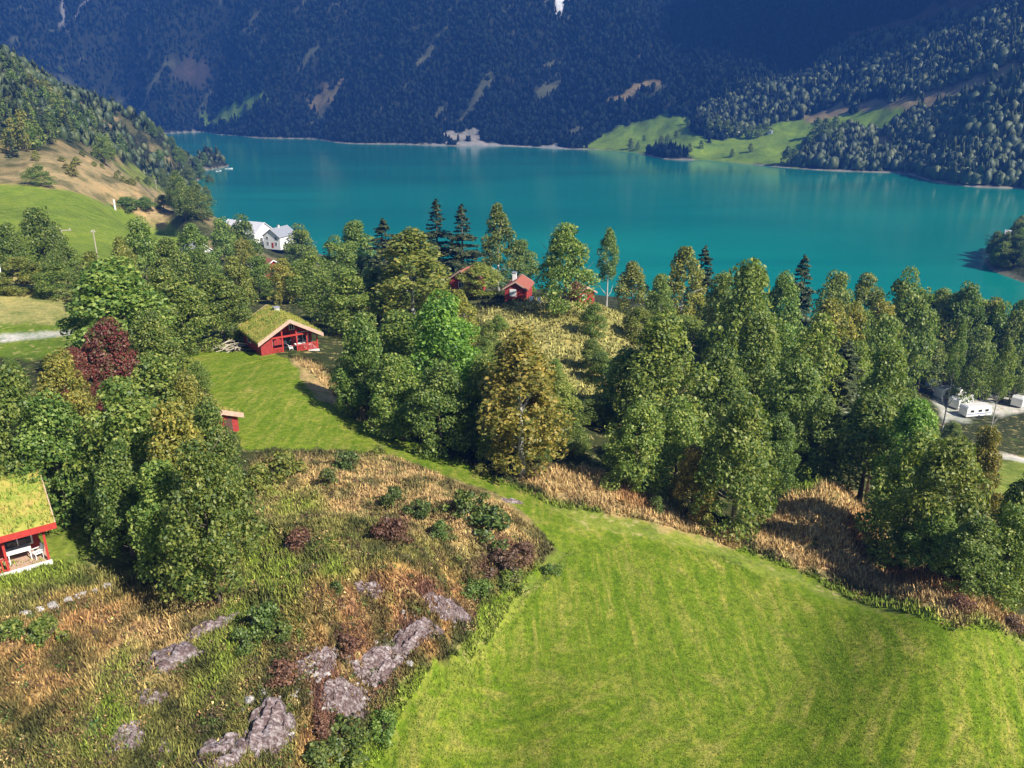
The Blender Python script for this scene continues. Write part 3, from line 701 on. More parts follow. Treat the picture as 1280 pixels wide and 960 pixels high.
G1 = 'trees of the clump beside the porch cabin'; G2 = 'trees of the belt above the mown field'; G3 = 'trees round the far meadow and farm'; G4 = 'trees between the knoll and the lake'; G5 = 'trees round the camp site'
TREES = [
 (246,562,758,54,'broad','leaf','dense green tree with yellow flecks at the lowest tip of the left clump',G1),
 (196,585,735,50,'broad','leaf','dark green tree left of the lowest tree of the left clump',G1),
 (142,562,700,42,'broad','leaf','shaded dark tree standing just right of the nearest red porch cabin',G1),
 (215,515,-49,54,'broad','leafy','yellow speckled tree in the middle of the left clump',G1),
 (256,505,-58,36,'broad','leaf','green tree on the right edge of the left clump facing the lawn strip',G1),
 (150,485,-55,64,'broad','leaf','broad green tree in the heart of the left clump below the copper tree',G1),
 (56,500,-58,50,'broad','leaf','dark green tree rising behind the turf roof of the porch cabin',G1),
 (5,470,-60,52,'broad','leaf','leafy tree cut by the left edge above the porch cabin',G1),
 (192,448,-68,50,'broad','leaf','green tree right of the copper tree, beside the lawn strip',G1),
 (70,445,-70,36,'broad','leafy','yellow green tree left of the copper tree and below the gravel road',G1),
 (128,405,-80,36,'broad','leafred','larger copper red tree at the top of the left clump',G1),
 (90,438,-76,22,'broad','leafred','small copper red tree just left below the larger copper one',G1),
 (135,332,-92,72,'broad','leaf','large dense green tree directly behind the copper tree',G1),
 (185,395,-82,36,'broad','leaf','smaller green tree to the right behind the copper tree',G1),
 (232,470,-66,30,'broad','leafy','small yellowing tree on the lawn side of the left clump',G1),
 (45,262,-165,28,'broad','leaf','round dark tree in front of the bright meadow left of the power pole',G3),
 (6,282,-160,24,'broad','leaf','dark tree at the left edge in front of the bright meadow',G3),
 (76,305,-150,22,'broad','leaf','small dark tree just left of the tall power pole',G3),
 (22,322,-142,32,'broad','leafy','low yellow green tree above the dry paddock at the left edge',G3),
 (64,330,-138,26,'broad','leaf','low bushy tree above the dry paddock, under the round dark tree',G3),
 (114,318,-128,24,'broad','leafy','yellowish tree just right of the tall power pole',G3),
 (172,276,-150,27,'broad','leaf','dark pointed tree in front of the meadow, above the big tree behind the copper one',G3),
 (150,300,-140,20,'broad','leafy','small pale tree left of the dark pointed meadow tree',G3),
 (208,300,-150,26,'broad','leaf','green tree right of the dark pointed meadow tree',G3),
 (238,282,-185,24,'broad','leaf','green tree at the right end of the bright meadow',G3),
 (196,338,-112,34,'broad','leaf','bushy green tree right of the large tree behind the copper one',G3),
 (222,350,-104,40,'broad','leaf','wide green tree left of the turf roofed cabin on the lawn',G3),
 (268,345,-108,40,'broad','leaf','tree with pale trunk directly left of the turf roofed cabin on the lawn',G3),
 (292,322,-128,24,'broad','leafy','golden green tree below the white gable roof of the farm',G3),
 (250,312,-150,20,'broad','leaf','small tree left of the white gable roof of the farm',G3),
 (300,272,-255,24,'broad','leaf','green tree left of the pale barn roof by the lake',G3),
 (276,275,-250,20,'broad','leaf','tree on the shore end left of the farm, against the water',G3),
 (320,322,-165,24,'broad','leaf','dark bush like tree below the pale barn and above the turf roof',G3),
 (302,300,-190,18,'broad','leafy','light green tree between the white gable and the pale barn',G3),
 (372,283,-255,24,'broad','leaf','bright green tree right of the white farmhouse by the lake',G3),
 (352,326,-150,20,'broad','leafy','yellow green tree beside the rust red shed roof',G3),
 (386,318,-150,28,'broad','leaf','dark green tree right of the rust red shed roof',G3),
 (418,298,-168,26,'broad','leaf','green tree against the water between farmhouse and spruces',G3),
 (443,279,-175,27,'broad','leaf','tall grey green tree against the water left of the first spruce',G3),
 (402,345,-122,30,'broad','leaf','very dark tree close behind the turf roofed cabin on the lawn',G2),
 (432,340,-110,36,'broad','leaf','dark tree directly right of the turf roofed cabin',G2),
 (478,276,-165,24,'spruce','needle','dark spruce against the water behind the golden birch',G4),
 (512,292,-112,56,'birch','leafy','big golden green birch above the middle of the tree belt',G4),
 (470,335,-118,32,'broad','leaf','dark tree left of the big golden green birch',G4),
 (545,252,-168,21,'spruce','needle','tallest dark spruce in the middle, left one of a pair against the lake',G4),
 (577,258,-164,21,'spruce','needle','brownish spruce, right one of the pair against the lake',G4),
 (622,260,-170,24,'birch','leaf','pale slender birch against the lake right of the spruce pair',G4),
 (652,302,-180,20,'broad','leaf','small dark tree behind the red cabin with the white window',G4),
 (600,330,-135,26,'birch','leafy','yellow green tree left of the red cabin with the white window',G4),
 (708,283,389,37,'broad','leaf','large round olive tree between the two small red cabins',G4),
 (762,290,-165,15,'birch','leaf','thin pale green birch against the lake right of the far red cabin',G4),
 (792,330,-150,24,'birch','leafy','olive birch right of the thin pale birch by the lake',G4),
 (826,345,-140,20,'broad','leaf','small dark tree left of the brownish birch over the lake',G4),
 (857,314,-150,27,'birch','leafy','brownish green birch against the lake beside a dark spruce',G4),
 (882,311,-156,19,'spruce','needle','dark spruce right of the brownish green birch',G4),
 (570,368,-100,30,'birch','leafy','yellow green tree left of the dry grass knoll',G4),
 (800,385,-112,24,'birch','leafy','thin crowned birch at the right edge of the dry grass knoll',G4),
 (452,405,522,36,'broad','leaf','dark green tree at the left end of the tree belt near the turf roofed cabin',G2),
 (500,395,-84,52,'broad','leaf','dark broad tree under the big golden green birch',G2),
 (552,376,-76,52,'broad','leaf','fresh green tree at the left of the tree belt, taller than its neighbours',G2,(.95,1.25,.9)),
 (492,448,542,40,'broad','leaf','low dark tree at the edge of the lawn strip in the belt',G2),
 (548,460,566,44,'broad','leaf','dark green tree with light leaf tips left of the brown birch',G2),
 (605,450,-72,36,'broad','leaf','dark tree half behind the brown birch on its left',G2),
 (652,420,596,60,'birch','leafy','wide brownish birch with visible pale trunk at the lowest point of the belt',G2,(1.05,.86,.8)),
 (700,470,-76,26,'birch','leafy','slender brownish tree right behind the wide brownish birch',G2),
 (742,500,-80,24,'broad','leaf','dark small tree in the gap below the dry grass knoll',G2),
 (786,440,-82,38,'broad','leaf','dark tree on the left side of the big yellow green tree',G2),
 (832,402,-80,56,'broad','leafy','big yellow green tree right of the dry grass knoll',G2,(.8,.95,.8)),
 (800,505,612,42,'broad','leaf','dark low tree below the big yellow green tree',G2),
 (852,500,-70,34,'broad','leaf','grey green tree under the right side of the big yellow green tree',G2),
 (870,562,646,27,'broad','leafy','small tree with orange tinged top at the foot of the belt',G2,(1.1,.8,.8)),
 (932,505,668,46,'broad','leaf','full green tree reaching down to the mown field in the middle right',G2),
 (905,440,-84,40,'broad','leaf','green tree above the one that reaches the mown field',G2),
 (938,330,-118,42,'broad','leafy','tallest light green tree of the right half, against the lake',G4,(.75,.95,.75)),
 (906,345,-130,26,'broad','leaf','green tree left of the tallest light green tree',G4),
 (950,400,-96,38,'broad','leaf','dense tree below the tallest light green tree',G2),
 (982,345,-140,28,'broad','leaf','round green tree right of the tallest light green tree',G4),
 (1006,323,-158,20,'spruce','needle','dark spruce breaking the skyline right of the tallest light green tree',G4),
 (1048,343,-172,28,'broad','leaf','green tree right of the dark skyline spruce',G4),
 (1088,345,-178,28,'broad','leafy','tree with orange green top on the right skyline',G4,(.75,.85,.8)),
 (1028,400,-108,36,'broad','leaf','olive topped tree in the middle of the right wood',G5,(1.2,1.1,.9)),
 (1000,450,-88,36,'broad','leaf','dark tree above the small green gap in the belt',G2),
 (1062,430,-110,30,'spruce','needle','dark spruce deep in the right wood',G5),
 (1138,343,-165,34,'broad','leaf','large dark crowned tree on the right skyline above the camp site',G4),
 (1110,400,-125,34,'broad','leaf','dark tree left above the camp site',G5),
 (1114,440,-92,38,'broad','leafy','tree with yellow top left of the white caravans',G5,(.7,.9,.8)),
 (1095,500,-84,46,'broad','leaf','shady tree beside the brown bracken slope',G5),
 (1148,508,-80,34,'broad','leaf','bright green rounded tree just below the leftmost caravan',G5,(1.0,1.25,.9)),
 (1180,365,-205,22,'broad','leaf','slim tree behind the caravans on the right skyline',G5),
 (1213,358,-200,24,'broad','leaf','tall dark tree behind the middle of the camp site',G5),
 (1246,378,-205,22,'broad','leafy','yellowing tree behind the camp site near the right edge',G5,(.8,.85,.8)),
 (1276,392,-200,24,'broad','leaf','dark tree at the right edge behind the camp site',G5),
 (1160,415,-190,24,'broad','leaf','lower tree directly behind the leftmost caravan',G5),
 (1230,410,-192,22,'broad','leaf','lower tree directly behind the middle caravans',G5),
 (1204,405,-150,10,'birch','leaf','thin stemmed tree standing in front of the caravans',G5),
 (1262,430,-150,12,'birch','leaf','thin stemmed tree in front of the rightmost caravan',G5),
 (1150,545,-69,48,'broad','leaf','dark tree on the slope right of the brown bracken',G5),
 (1195,555,-64,48,'broad','leafy','olive tree between the bracken slope and the small green paddock',G5,(.75,.85,.75)),
 (1236,545,-84,26,'broad','leafy','yellow brown tree just below the caravans',G5,(.9,.75,.7)),
 (1226,650,-60,34,'broad','leaf','low green tree touching the corner of the mown field at the right',G5),
 (1275,640,-62,36,'broad','leaf','dark tree cut by the right edge next to the mown field',G5),
 (1180,640,-62,30,'broad','leaf','tree foot bush between dark slope tree and mown field corner',G5),
 (1300,600,-66,44,'broad','leaf','tree mostly outside the right edge below the small green paddock',G5),
 (1030,500,-84,32,'broad','leaf','very dark tree behind the small green gap',G2),
 (975,520,-74,26,'broad','leaf','slim green tree left of the small green gap',G2),
]
for T in TREES:
    tree_px(*T)

# low growth that fills the wood between the trees: hazel and young trees one cannot tell apart
def scatter_px(poly, n, seed, minr=0, maxr=9e9):
    rs = np.random.RandomState(seed); P = polyTL(poly); lo, hi = P.min(0), P.max(0); out = []
    while len(out) < n:
        t = rs.uniform(lo[0], hi[0], 400); l = rs.uniform(lo[1], hi[1], 400)
        s = sdist(P, t, l) > 0
        for a, b in zip(t[s], l[s]):
            r = math.exp(b / LS)
            if minr < r < maxr: out.append((r * math.sin(a), r * math.cos(a), r))
            if len(out) >= n: break
    return out

for x, y, r in scatter_px([(440,480),(500,560),(640,596),(740,580),(740,500),(800,470),(860,600),(930,650),(990,560),(1060,600),(1230,760),(1290,770),(1290,600),(1130,500),(1050,440),(900,440),(800,420),(560,400),(440,430)], 70, 3):
    put_tree(x, y, rng.uniform(2.5, 5), rng.uniform(1.4, 2.4), 'broad', 'leaf', 1, 'low dark hazel bush under the trees between belt and camp site', 'hazel undergrowth in the tree belt', name='hazel_bush', cat='bush')
for x, y, r in scatter_px([(0,560),(120,660),(250,720),(280,600),(290,500),(230,460),(100,440),(0,480)], 16, 4):
    put_tree(x, y, rng.uniform(2, 4), rng.uniform(1.2, 2), 'broad', 'leaf', 0, 'low dark bush under the trees of the left clump', 'undergrowth in the left clump', name='hazel_bush', cat='bush')
for x, y, r in scatter_px([(200,430),(300,420),(320,400),(400,330),(440,320),(560,330),(600,350),(560,390),(440,400),(400,350),(300,330),(200,340)], 34, 6):
    put_tree(x, y, rng.uniform(2.5, 6), rng.uniform(1.6, 3), 'broad', 'leaf', 1, 'low bush between the lawn cabin and the lakeside farm', 'undergrowth above the lawn cabin', name='hazel_bush', cat='bush')

rs_ = np.random.RandomState(44)
for k in range(38):
    u_ = rs_.uniform(850, 1300); vt = rs_.uniform(372, 440); r_ = rs_.uniform(118, 172)
    if 1115 < u_ < 1300: vt = rs_.uniform(370, 390); r_ = rs_.uniform(200, 222)
    tree_px(u_, vt, -r_, rs_.uniform(24, 36), 'broad', 'leaf' if rs_.rand() < .65 else 'leafy', 'green tree in the thick of the right wood, its crown lost among its neighbours', 'trees lost in the thick of the right wood')

# hillside wood, promontory and far meadow trees
for k, (x, y, r) in enumerate(scatter_px([(-30,62),(0,82),(60,125),(130,165),(200,190),(232,205),(236,225),(218,240),(190,206),(140,196),(60,184),(30,200),(0,214),(-30,215)], 110, 8)):
    sp = rng.rand() < .5
    put_tree(x, y, rng.uniform(8, 13), rng.uniform(1.9, 3) if sp else rng.uniform(2.6, 4.6), 'spruce' if sp else 'broad', 'needle' if sp else 'leafy' if rng.rand() < .35 else 'leaf', 2,
             'small dark conifer in the wood on the steep left hillside' if sp else 'small round tree in the wood on the steep left hillside', 'trees on the left hillside')
for u, v, h in [(226,262,15),(244,256,16),(238,232,15),(252,225,13),(258,243,13),(246,212,12),(256,206,11),(233,275,14),(250,275,14),(222,245,11),(262,228,11),(262,258,10)]:
    p = at(u, v); put_tree(p[0], p[1], h, h * .4, 'broad', 'leaf', 1, 'tree of the tall clump on the point where hillside meets the lake', 'trees on the left point')
for u, v, h, w in [(131,206,15,6),(50,232,7,5),(182,262,5,5),(160,262,5,6),(185,232,5,3),(205,262,6,4),(76,92,13,6)]:
    p = at(u, v); put_tree(p[0], p[1], h, w, 'broad', 'leaf', 1, {131:'large dark tree standing alone above the brown clearing',50:'dark bush at the upper edge of the bright meadow, left side',182:'low bush at the right end of the brown clearing',160:'wide dark bush beside the white post above the meadow',185:'small bush on the green patch inside the brown clearing',205:'bush at the lower right corner of the brown clearing',76:'large tree breaking the left hillside skyline'}[u], None)
for k, (x, y, r) in enumerate([p_ for p_ in [(rr0 * math.sin(t0), rr0 * math.cos(t0), rr0) for t0, rr0 in zip(np.random.RandomState(9).uniform(.505, .575, 110), np.random.RandomState(10).uniform(335, 480, 110))] if gz(p_[0], p_[1]) > .3]):
    put_tree(x, y, rng.uniform(7, 11), rng.uniform(3, 4.6), 'broad', 'leafy' if rng.rand() < .4 else 'leaf', 1, 'round tree on the wooded promontory at the right edge of the lake', 'trees on the promontory')
for u, v, h in [(788,186,12),(797,187,9),(826,186,14),(834,180,11),(862,190,9),(876,186,9),(805,176,7),(938,190,9),(915,196,8),(983,206,17),(992,205,14),(886,168,14),(898,170,17),(908,172,18),(922,172,16),(936,173,14),(948,172,14),(895,160,14),(958,168,12),(860,160,9),(845,172,8),(1015,186,20),(1030,180,24),(1042,172,20),(1055,176,16),(1020,170,18),(1046,186,16),(1140,172,14)]:
    p = at(u, v); put_tree(p[0], p[1], h, h * .42, 'broad', 'leaf', 2, 'small dark tree dotted over the green meadow on the far shore', 'trees on the far shore meadow')

for k, (u, r_) in enumerate([(262,470),(258,500),(255,530),(268,600),(268,660),(268,720),(264,780),(268,850),(262,830),(262,560),(258,600),(264,640),(262,690),(260,740),(263,790),(258,830),(262,870),(255,910),(248,860),(250,760),(248,680),(244,600),(246,560),(240,640),(266,820),(262,930),(252,950)]):
    x, y = bearing(u - 3, r_)
    if gz(x, y) > .4: put_tree(x, y, rng.uniform(10, 15), rng.uniform(3.5, 5), 'broad', 'leaf', 1, 'shore tree at the foot of the left hillside, overhanging the lake', 'shore trees below the left hillside')
for x, y, r in scatter_px([(40,205),(70,190),(110,195),(150,205),(190,230),(212,255),(170,262),(120,248),(60,236)], 26, 13):
    put_tree(x, y, rng.uniform(1.5, 4), rng.uniform(1.2, 2.6), 'broad', 'leafy', 2, 'small bush dotted over the brown clearing below the left hillside wood', 'bushes on the brown clearing', name='bush', cat='bush')

# ------------------------------------------------------------------ distant woods (stuff)
def far_wood(name, poly, n, seed, hmin, hmax, label, mats=('farleaf',), broadp=.35, thin=.25, keep_off=()):
    rs = np.random.RandomState(seed); P = np.array([(a, math.log(b) * LS) for a, b in poly]) if abs(poly[0][0]) < 1 else polyTL(poly)
    lo, hi = P.min(0), P.max(0)
    t = rs.uniform(lo[0], hi[0], n * 3); l = rs.uniform(lo[1], hi[1], n * 3)
    s = sdist(P, t, l) > 0; t, l = t[s][:n], l[s][:n]
    r = np.exp(l / LS); x, y = r * np.sin(t), r * np.cos(t); z = height(x, y)
    ok = z > 1.2
    if name == 'mountain_forest': ok &= bare(x, y) < rs.uniform(.3, .9, len(x))
    ok &= fbm(x / 45, y / 45, 3, 61) > -thin * 2.2 + rs.uniform(-.25, .1, len(x))
    for q in keep_off:
        Q = APOLY[q]; ok &= inpoly(Q, x, y, AREAS[q][2], AREAS[q][3], q) < .5
    x, y, z, r = x[ok], y[ok], z[ok], r[ok]; m = len(x)
    H = rs.uniform(hmin, hmax, m) * (1 + .3 * (rs.rand(m) < .1)); isb = rs.rand(m) < broadp
    Vs, Fs, Ts, off = [], [], [], 0
    # conifer: three ragged tiers; broadleaf: ragged lumpy dome
    K = 7
    for grp, sel in ((0, ~isb), (1, isb)):
        xs, ys, zs, hs = x[sel], y[sel], z[sel], H[sel]; q = len(xs)
        if not q: continue
        rings = [(0.05, .19), (.38, .10), (.36, .15), (.66, .06), (.64, .10), (1.0, 0.004)] if grp == 0 else [(.02, .18), (.3, .33), (.62, .32), (.86, .2), (.97, .03)]
        V = np.empty((q, len(rings), K, 3))
        for i, (hz, rad) in enumerate(rings):
            for k in range(K):
                a = 2 * PI * k / K + rs.uniform(-.3, .3, q); rr2 = rad * hs * rs.uniform(.6, 1.4, q)
                if grp == 1: rr2 *= .8
                V[:, i, k, 0] = xs + np.cos(a) * rr2; V[:, i, k, 1] = ys + np.sin(a) * rr2
                V[:, i, k, 2] = zs + hs * (hz * (1 if grp == 0 else .75) + rs.uniform(-.03, .03, q)) - .4
        nr = len(rings)
        base = (np.arange(q) * nr * K)[:, None, None]
        i = np.arange(nr - 1)[None, :, None] * K; k = np.arange(K)[None, None, :]
        F = np.stack([base + i + k, base + i + (k + 1) % K, base + i + K + (k + 1) % K, base + i + K + k], -1).reshape(-1)
        Vs.append(V.reshape(-1, 3)); Fs.append(F + off); Ts.append(np.full(len(F) // 4, 4)); off += q * nr * K
    me = mesh_np(name, np.concatenate(Vs), np.concatenate(Fs), np.concatenate(Ts), mats=[M['mountain' if name == 'mountain_forest' else 'farleaf']])
    o = link(name, me); tag(o, label, 'wood', None, 'stuff'); return o
OPEN = list(range(0, 17))
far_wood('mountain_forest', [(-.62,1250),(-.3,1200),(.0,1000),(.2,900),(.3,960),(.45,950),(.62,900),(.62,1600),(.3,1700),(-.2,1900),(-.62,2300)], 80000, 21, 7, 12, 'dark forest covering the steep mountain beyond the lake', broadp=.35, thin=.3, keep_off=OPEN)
far_wood('slope_forest', [(862,150),(1000,100),(1100,30),(1400,-10),(1400,262),(1280,247),(1130,226),(985,216),(985,208),(1005,180),(1060,165),(990,152),(885,172)], 9000, 22, 9, 15, 'mixed wood on the sunlit slope above the right far shore', broadp=.55, thin=.22, keep_off=OPEN)
far_wood('hillside_wood', [(-.66,390),(-.53,420),(-.47,480),(-.42,540),(-.385,600),(-.355,680),(-.29,700),(-.29,1020),(-.66,1000)], 3600, 23, 5, 9, 'dense low wood filling the steep left hillside', broadp=.5, thin=.25, keep_off=[17,18,19])

# ------------------------------------------------------------------ grass tufts (stuff)
def tuft_mat():
    m, nt, b = newmat('tuft_blades'); a = N(nt, 'ShaderNodeAttribute', attribute_name='cover'); g = N(nt, 'ShaderNodeNewGeometry')
    c = mix(nt, 1, a.outputs['Color'], ramp(nt, g.outputs['Random Per Island'], [(0, (.4, .4, .4)), (.5, (1, 1, 1)), (.85, (1.5, 1.45, 1.3)), (1, (2.2, 2.1, 1.9))]), 'MULTIPLY')
    L(nt, c, b.inputs['Base Color']); return m
TM = tuft_mat(); FM = tuft_mat()
r_ = [n for n in FM.node_tree.nodes if n.type == 'VALTORGB'][0].color_ramp.elements
for e_, c_ in zip(r_, [(.62, .66, .5), (.85, .85, .7), (1.25, 1.1, 1.0), (2.1, 1.6, 1.8)]): e_.color = (*c_, 1)
def tufts(name, poly, n, hmin, hmax, w, seed, label, blades=4, spread=.16, clump=True, mat='TM'):
    rs = np.random.RandomState(seed); P = polyTL(poly); lo, hi = P.min(0), P.max(0)
    t = rs.uniform(lo[0], hi[0], n * 3); l = rs.uniform(lo[1], hi[1], n * 3); s = sdist(P, t, l) > 0; t, l = t[s][:n], l[s][:n]
    r = np.exp(l / LS); x, y = r * np.sin(t), r * np.cos(t)
    if clump:
        k = fbm(x / 1.6, y / 1.6, 3, 91) + rs.uniform(-.3, .3, len(x)) > -.34; x, y = x[k], y[k]
    z = height(x, y); col, fld = cover(x, y, z); n = len(x)
    hm = np.clip(1 - .6 * fld, .3, 1)
    V = np.empty((n, blades, 3, 3)); 
    for b_ in range(blades):
        a = rs.uniform(0, 2 * PI, n); d = rs.uniform(0, spread, n); h = rs.uniform(hmin, hmax, n) * hm; q = rs.uniform(0, 2 * PI, n)
        bx, by = x + np.cos(q) * d, y + np.sin(q) * d; ww = w * rs.uniform(.6, 1.4, n)
        V[:, b_, 0] = np.stack([bx - np.sin(a) * ww, by + np.cos(a) * ww, z - .05], 1); V[:, b_, 1] = np.stack([bx + np.sin(a) * ww, by - np.cos(a) * ww, z - .05], 1)
        V[:, b_, 2] = np.stack([bx + np.cos(a) * h * rs.uniform(.2, .9, n), by + np.sin(a) * h * rs.uniform(.2, .9, n), z + h], 1)
    V = V.reshape(-1, 3); F = np.arange(len(V))
    me = mesh_np(name, V, F, np.full(len(F) // 3, 3), mats=[TM if mat == 'TM' else FM])
    c4 = np.repeat(np.concatenate([col, np.ones((n, 1))], 1), blades * 3, 0)
    at_ = me.color_attributes.new('cover', 'FLOAT_COLOR', 'POINT'); at_.data.foreach_set('color', c4.astype(np.float32).ravel())
    return tag(link(name, me), label, 'grass', None, 'stuff')
tufts('rough_grass', [(-100,720),(60,700),(250,740),(300,600),(330,560),(480,565),(560,598),(640,636),(695,682),(650,742),(604,815),(490,918),(345,1200),(-100,1200)], 60000, .12, .42, .05, 31, 'long tan and green grass on the rocky knoll')
tufts('bracken_edge', [(360,445),(395,450),(470,510),(560,566),(650,596),(690,580),(800,605),(940,655),(1000,605),(1060,610),(1230,750),(1330,782),(1330,830),(1185,790),(1000,716),(900,680),(700,636),(560,574),(450,525)], 16000, .2, .6, .055, 32, 'brown bracken and dry grass along the foot of the tree belt')
tufts('dry_grass', [(590,385),(700,372),(790,385),(800,470),(770,530),(690,500),(590,430)], 9000, .25, .6, .12, 33, 'straw coloured grass on the clearing below the red cabins')
tufts('meadow_grass', [(500,925),(610,810),(650,750),(720,680),(900,694),(1180,790),(1330,835),(1330,1240),(340,1240),(430,980)], 70000, .12, .3, .022, 34, 'short mown grass of the sloping field', blades=3, clump=False, mat='FM')

def heath_cover(name, poly, n, seed, label):
    rs = np.random.RandomState(seed); pts = scatter_px(poly, n, seed); x = np.array([p[0] for p in pts]); y = np.array([p[1] for p in pts])
    k = fbm(x / 2.5, y / 2.5, 3, 17) + rs.uniform(-.3, .3, n) > 0; x, y = x[k], y[k]; n = len(x); z = height(x, y); m = 34
    R = rs.uniform(.12, .5, n); P = unit(n * m, .5).reshape(n, m, 3) * (rs.uniform(.5, 1, (n, m)) * R[:, None])[..., None]; P[..., 2] = np.abs(P[..., 2]) * .8
    P += np.stack([x, y, z], 1)[:, None]; P = P.reshape(-1, 3); V, F, T = leaves(P, unit(len(P), .6), .11, .6)
    me = mesh_np(name, V, F, T, mats=[TM]); pal = np.array([(.13, .07, .05), (.2, .12, .06), (.06, .11, .03), (.1, .15, .035), (.4, .3, .13), (.28, .2, .08), (.09, .06, .05)])
    c = pal[rs.randint(len(pal), size=n)] * rs.uniform(.7, 1.2, (n, 1)); c4 = np.repeat(np.concatenate([c, np.ones((n, 1))], 1), m * 4, 0)
    me.color_attributes.new('cover', 'FLOAT_COLOR', 'POINT').data.foreach_set('color', c4.astype(np.float32).ravel())
    return tag(link(name, me), label, 'heath', None, 'stuff')
heath_cover('low_heath', [(-60,760),(60,740),(250,780),(300,720),(320,600),(360,575),(480,572),(560,605),(640,640),(670,680),(640,720),(590,790),(460,920),(380,1000),(-60,1000)], 4200, 51, 'low mixed heather and dry weeds on the knoll')
heath_cover('edge_weeds', [(360,445),(395,450),(470,510),(560,566),(650,596),(690,580),(800,605),(940,655),(1000,605),(1060,610),(1230,750),(1330,782),(1330,830),(1185,790),(1000,716),(900,680),(700,636),(560,574),(450,525)], 1200, 52, 'weeds and dead fern along the foot of the tree belt')
# ------------------------------------------------------------------ turf roofed cabins
def turfmat():
    m, nt, b = newmat('roof_turf'); tc = N(nt, 'ShaderNodeTexCoord'); g = N(nt, 'ShaderNodeNewGeometry')
    f = noise(nt, .9, 5, .7, tc.outputs['Object'])
    f2 = mth(nt, 'ADD', mth(nt, 'MULTIPLY', f, .75), mth(nt, 'MULTIPLY', g.outputs['Random Per Island'], .3))
    c = ramp(nt, f2, [(.3, (.1, .17, .02)), (.48, (.2, .25, .035)), (.62, (.36, .3, .07)), (.8, (.42, .25, .1))]); L(nt, c, b.inputs['Base Color']); return m
M['turf'] = turfmat()
def turf_slab(name, p00, p10, p11, p01, th, n, parent):
    """sod slab between four roof corners (eave left, eave right, ridge right, ridge left) with grass blades standing on it"""
    p = [np.array(q, float) for q in (p00, p10, p11, p01)]
    nx, ny = 26, 16; V = []; F = []; T = []
    rs = np.random.RandomState(n)
    for j in range(ny + 1):
        for i in range(nx + 1):
            a, b_ = i / nx, j / ny
            q = (p[0] * (1 - a) + p[1] * a) * (1 - b_) + (p[3] * (1 - a) + p[2] * a) * b_
            edge = 0 if (i in (0, nx) or j in (0, ny)) else 1
            V.append(q + np.array([0, 0, th + edge * rs.uniform(-.02, .14)]))
    k0 = len(V)
    for j in range(ny):
        for i in range(nx):
            a = j * (nx + 1) + i; F += [a, a + 1, a + nx + 2, a + nx + 1]; T.append(4)
    border = [i for i in range(nx + 1)] + [j * (nx + 1) + nx for j in range(1, ny + 1)] + [ny * (nx + 1) + i for i in range(nx - 1, -1, -1)] + [j * (nx + 1) for j in range(ny - 1, 0, -1)]
    for i in border: V.append(V[i] - np.array([0, 0, th]))
    nb = len(border)
    for i in range(nb):
        a, b_ = border[i], border[(i + 1) % nb]; F += [b_, a, k0 + i, k0 + (i + 1) % nb]; T.append(4)
    for _ in range(n):
        a, b_ = rs.rand(2); q = (p[0] * (1 - a) + p[1] * a) * (1 - b_) + (p[3] * (1 - a) + p[2] * a) * b_ + np.array([0, 0, th])
        d = rs.uniform(0, 2 * PI); w = .05; h = rs.uniform(.12, .38); k = len(V)
        V += [q + w * np.array([math.cos(d), math.sin(d), 0]), q - w * np.array([math.cos(d), math.sin(d), 0]), q + np.array([rs.uniform(-.15, .15), rs.uniform(-.15, .15), h])]
        F += [k, k + 1, k + 2]; T.append(3)
    return link(name, mesh_np(name, V, F, T, mats=[M['turf']]), parent)

def window(parent, x, y, z, w, h, face='y', off=-.03, name='window'):
    """framed window on a wall; face 'y' looks to -y at plane y, 'x' looks to +x or -x at plane x"""
    f = MB(); t = .09
    if face == 'y':
        f.box(x-w/2-t, x+w/2+t, y+off-.03, y-.002, z+h, z+h+t); f.box(x-w/2-t, x+w/2+t, y+off-.03, y-.002, z-t, z)
        f.box(x-w/2-t, x-w/2, y+off-.03, y-.002, z, z+h); f.box(x+w/2, x+w/2+t, y+off-.03, y-.002, z, z+h); f.box(x-.03, x+.03, y+off-.02, y-.002, z, z+h)
        o = f.build(name, M['white'], parent); MB().box(x-w/2, x+w/2, y-.02, y-.004, z, z+h).build('pane', M['glass'], o)
    else:
        s = off / abs(off)
        a, b_ = sorted((x + s * .002, x + s * .06)); c, d = sorted((x + s * .004, x + s * .02))
        f.box(a, b_, y-w/2-t, y+w/2+t, z+h, z+h+t); f.box(a, b_, y-w/2-t, y+w/2+t, z-t, z); f.box(a, b_, y-w/2-t, y-w/2, z, z+h); f.box(a, b_, y+w/2, y+w/2+t, z, z+h)
        o = f.build(name, M['white'], parent); MB().box(c, d, y-w/2, y+w/2, z, z+h).build('pane', M['glass'], o)
    return o

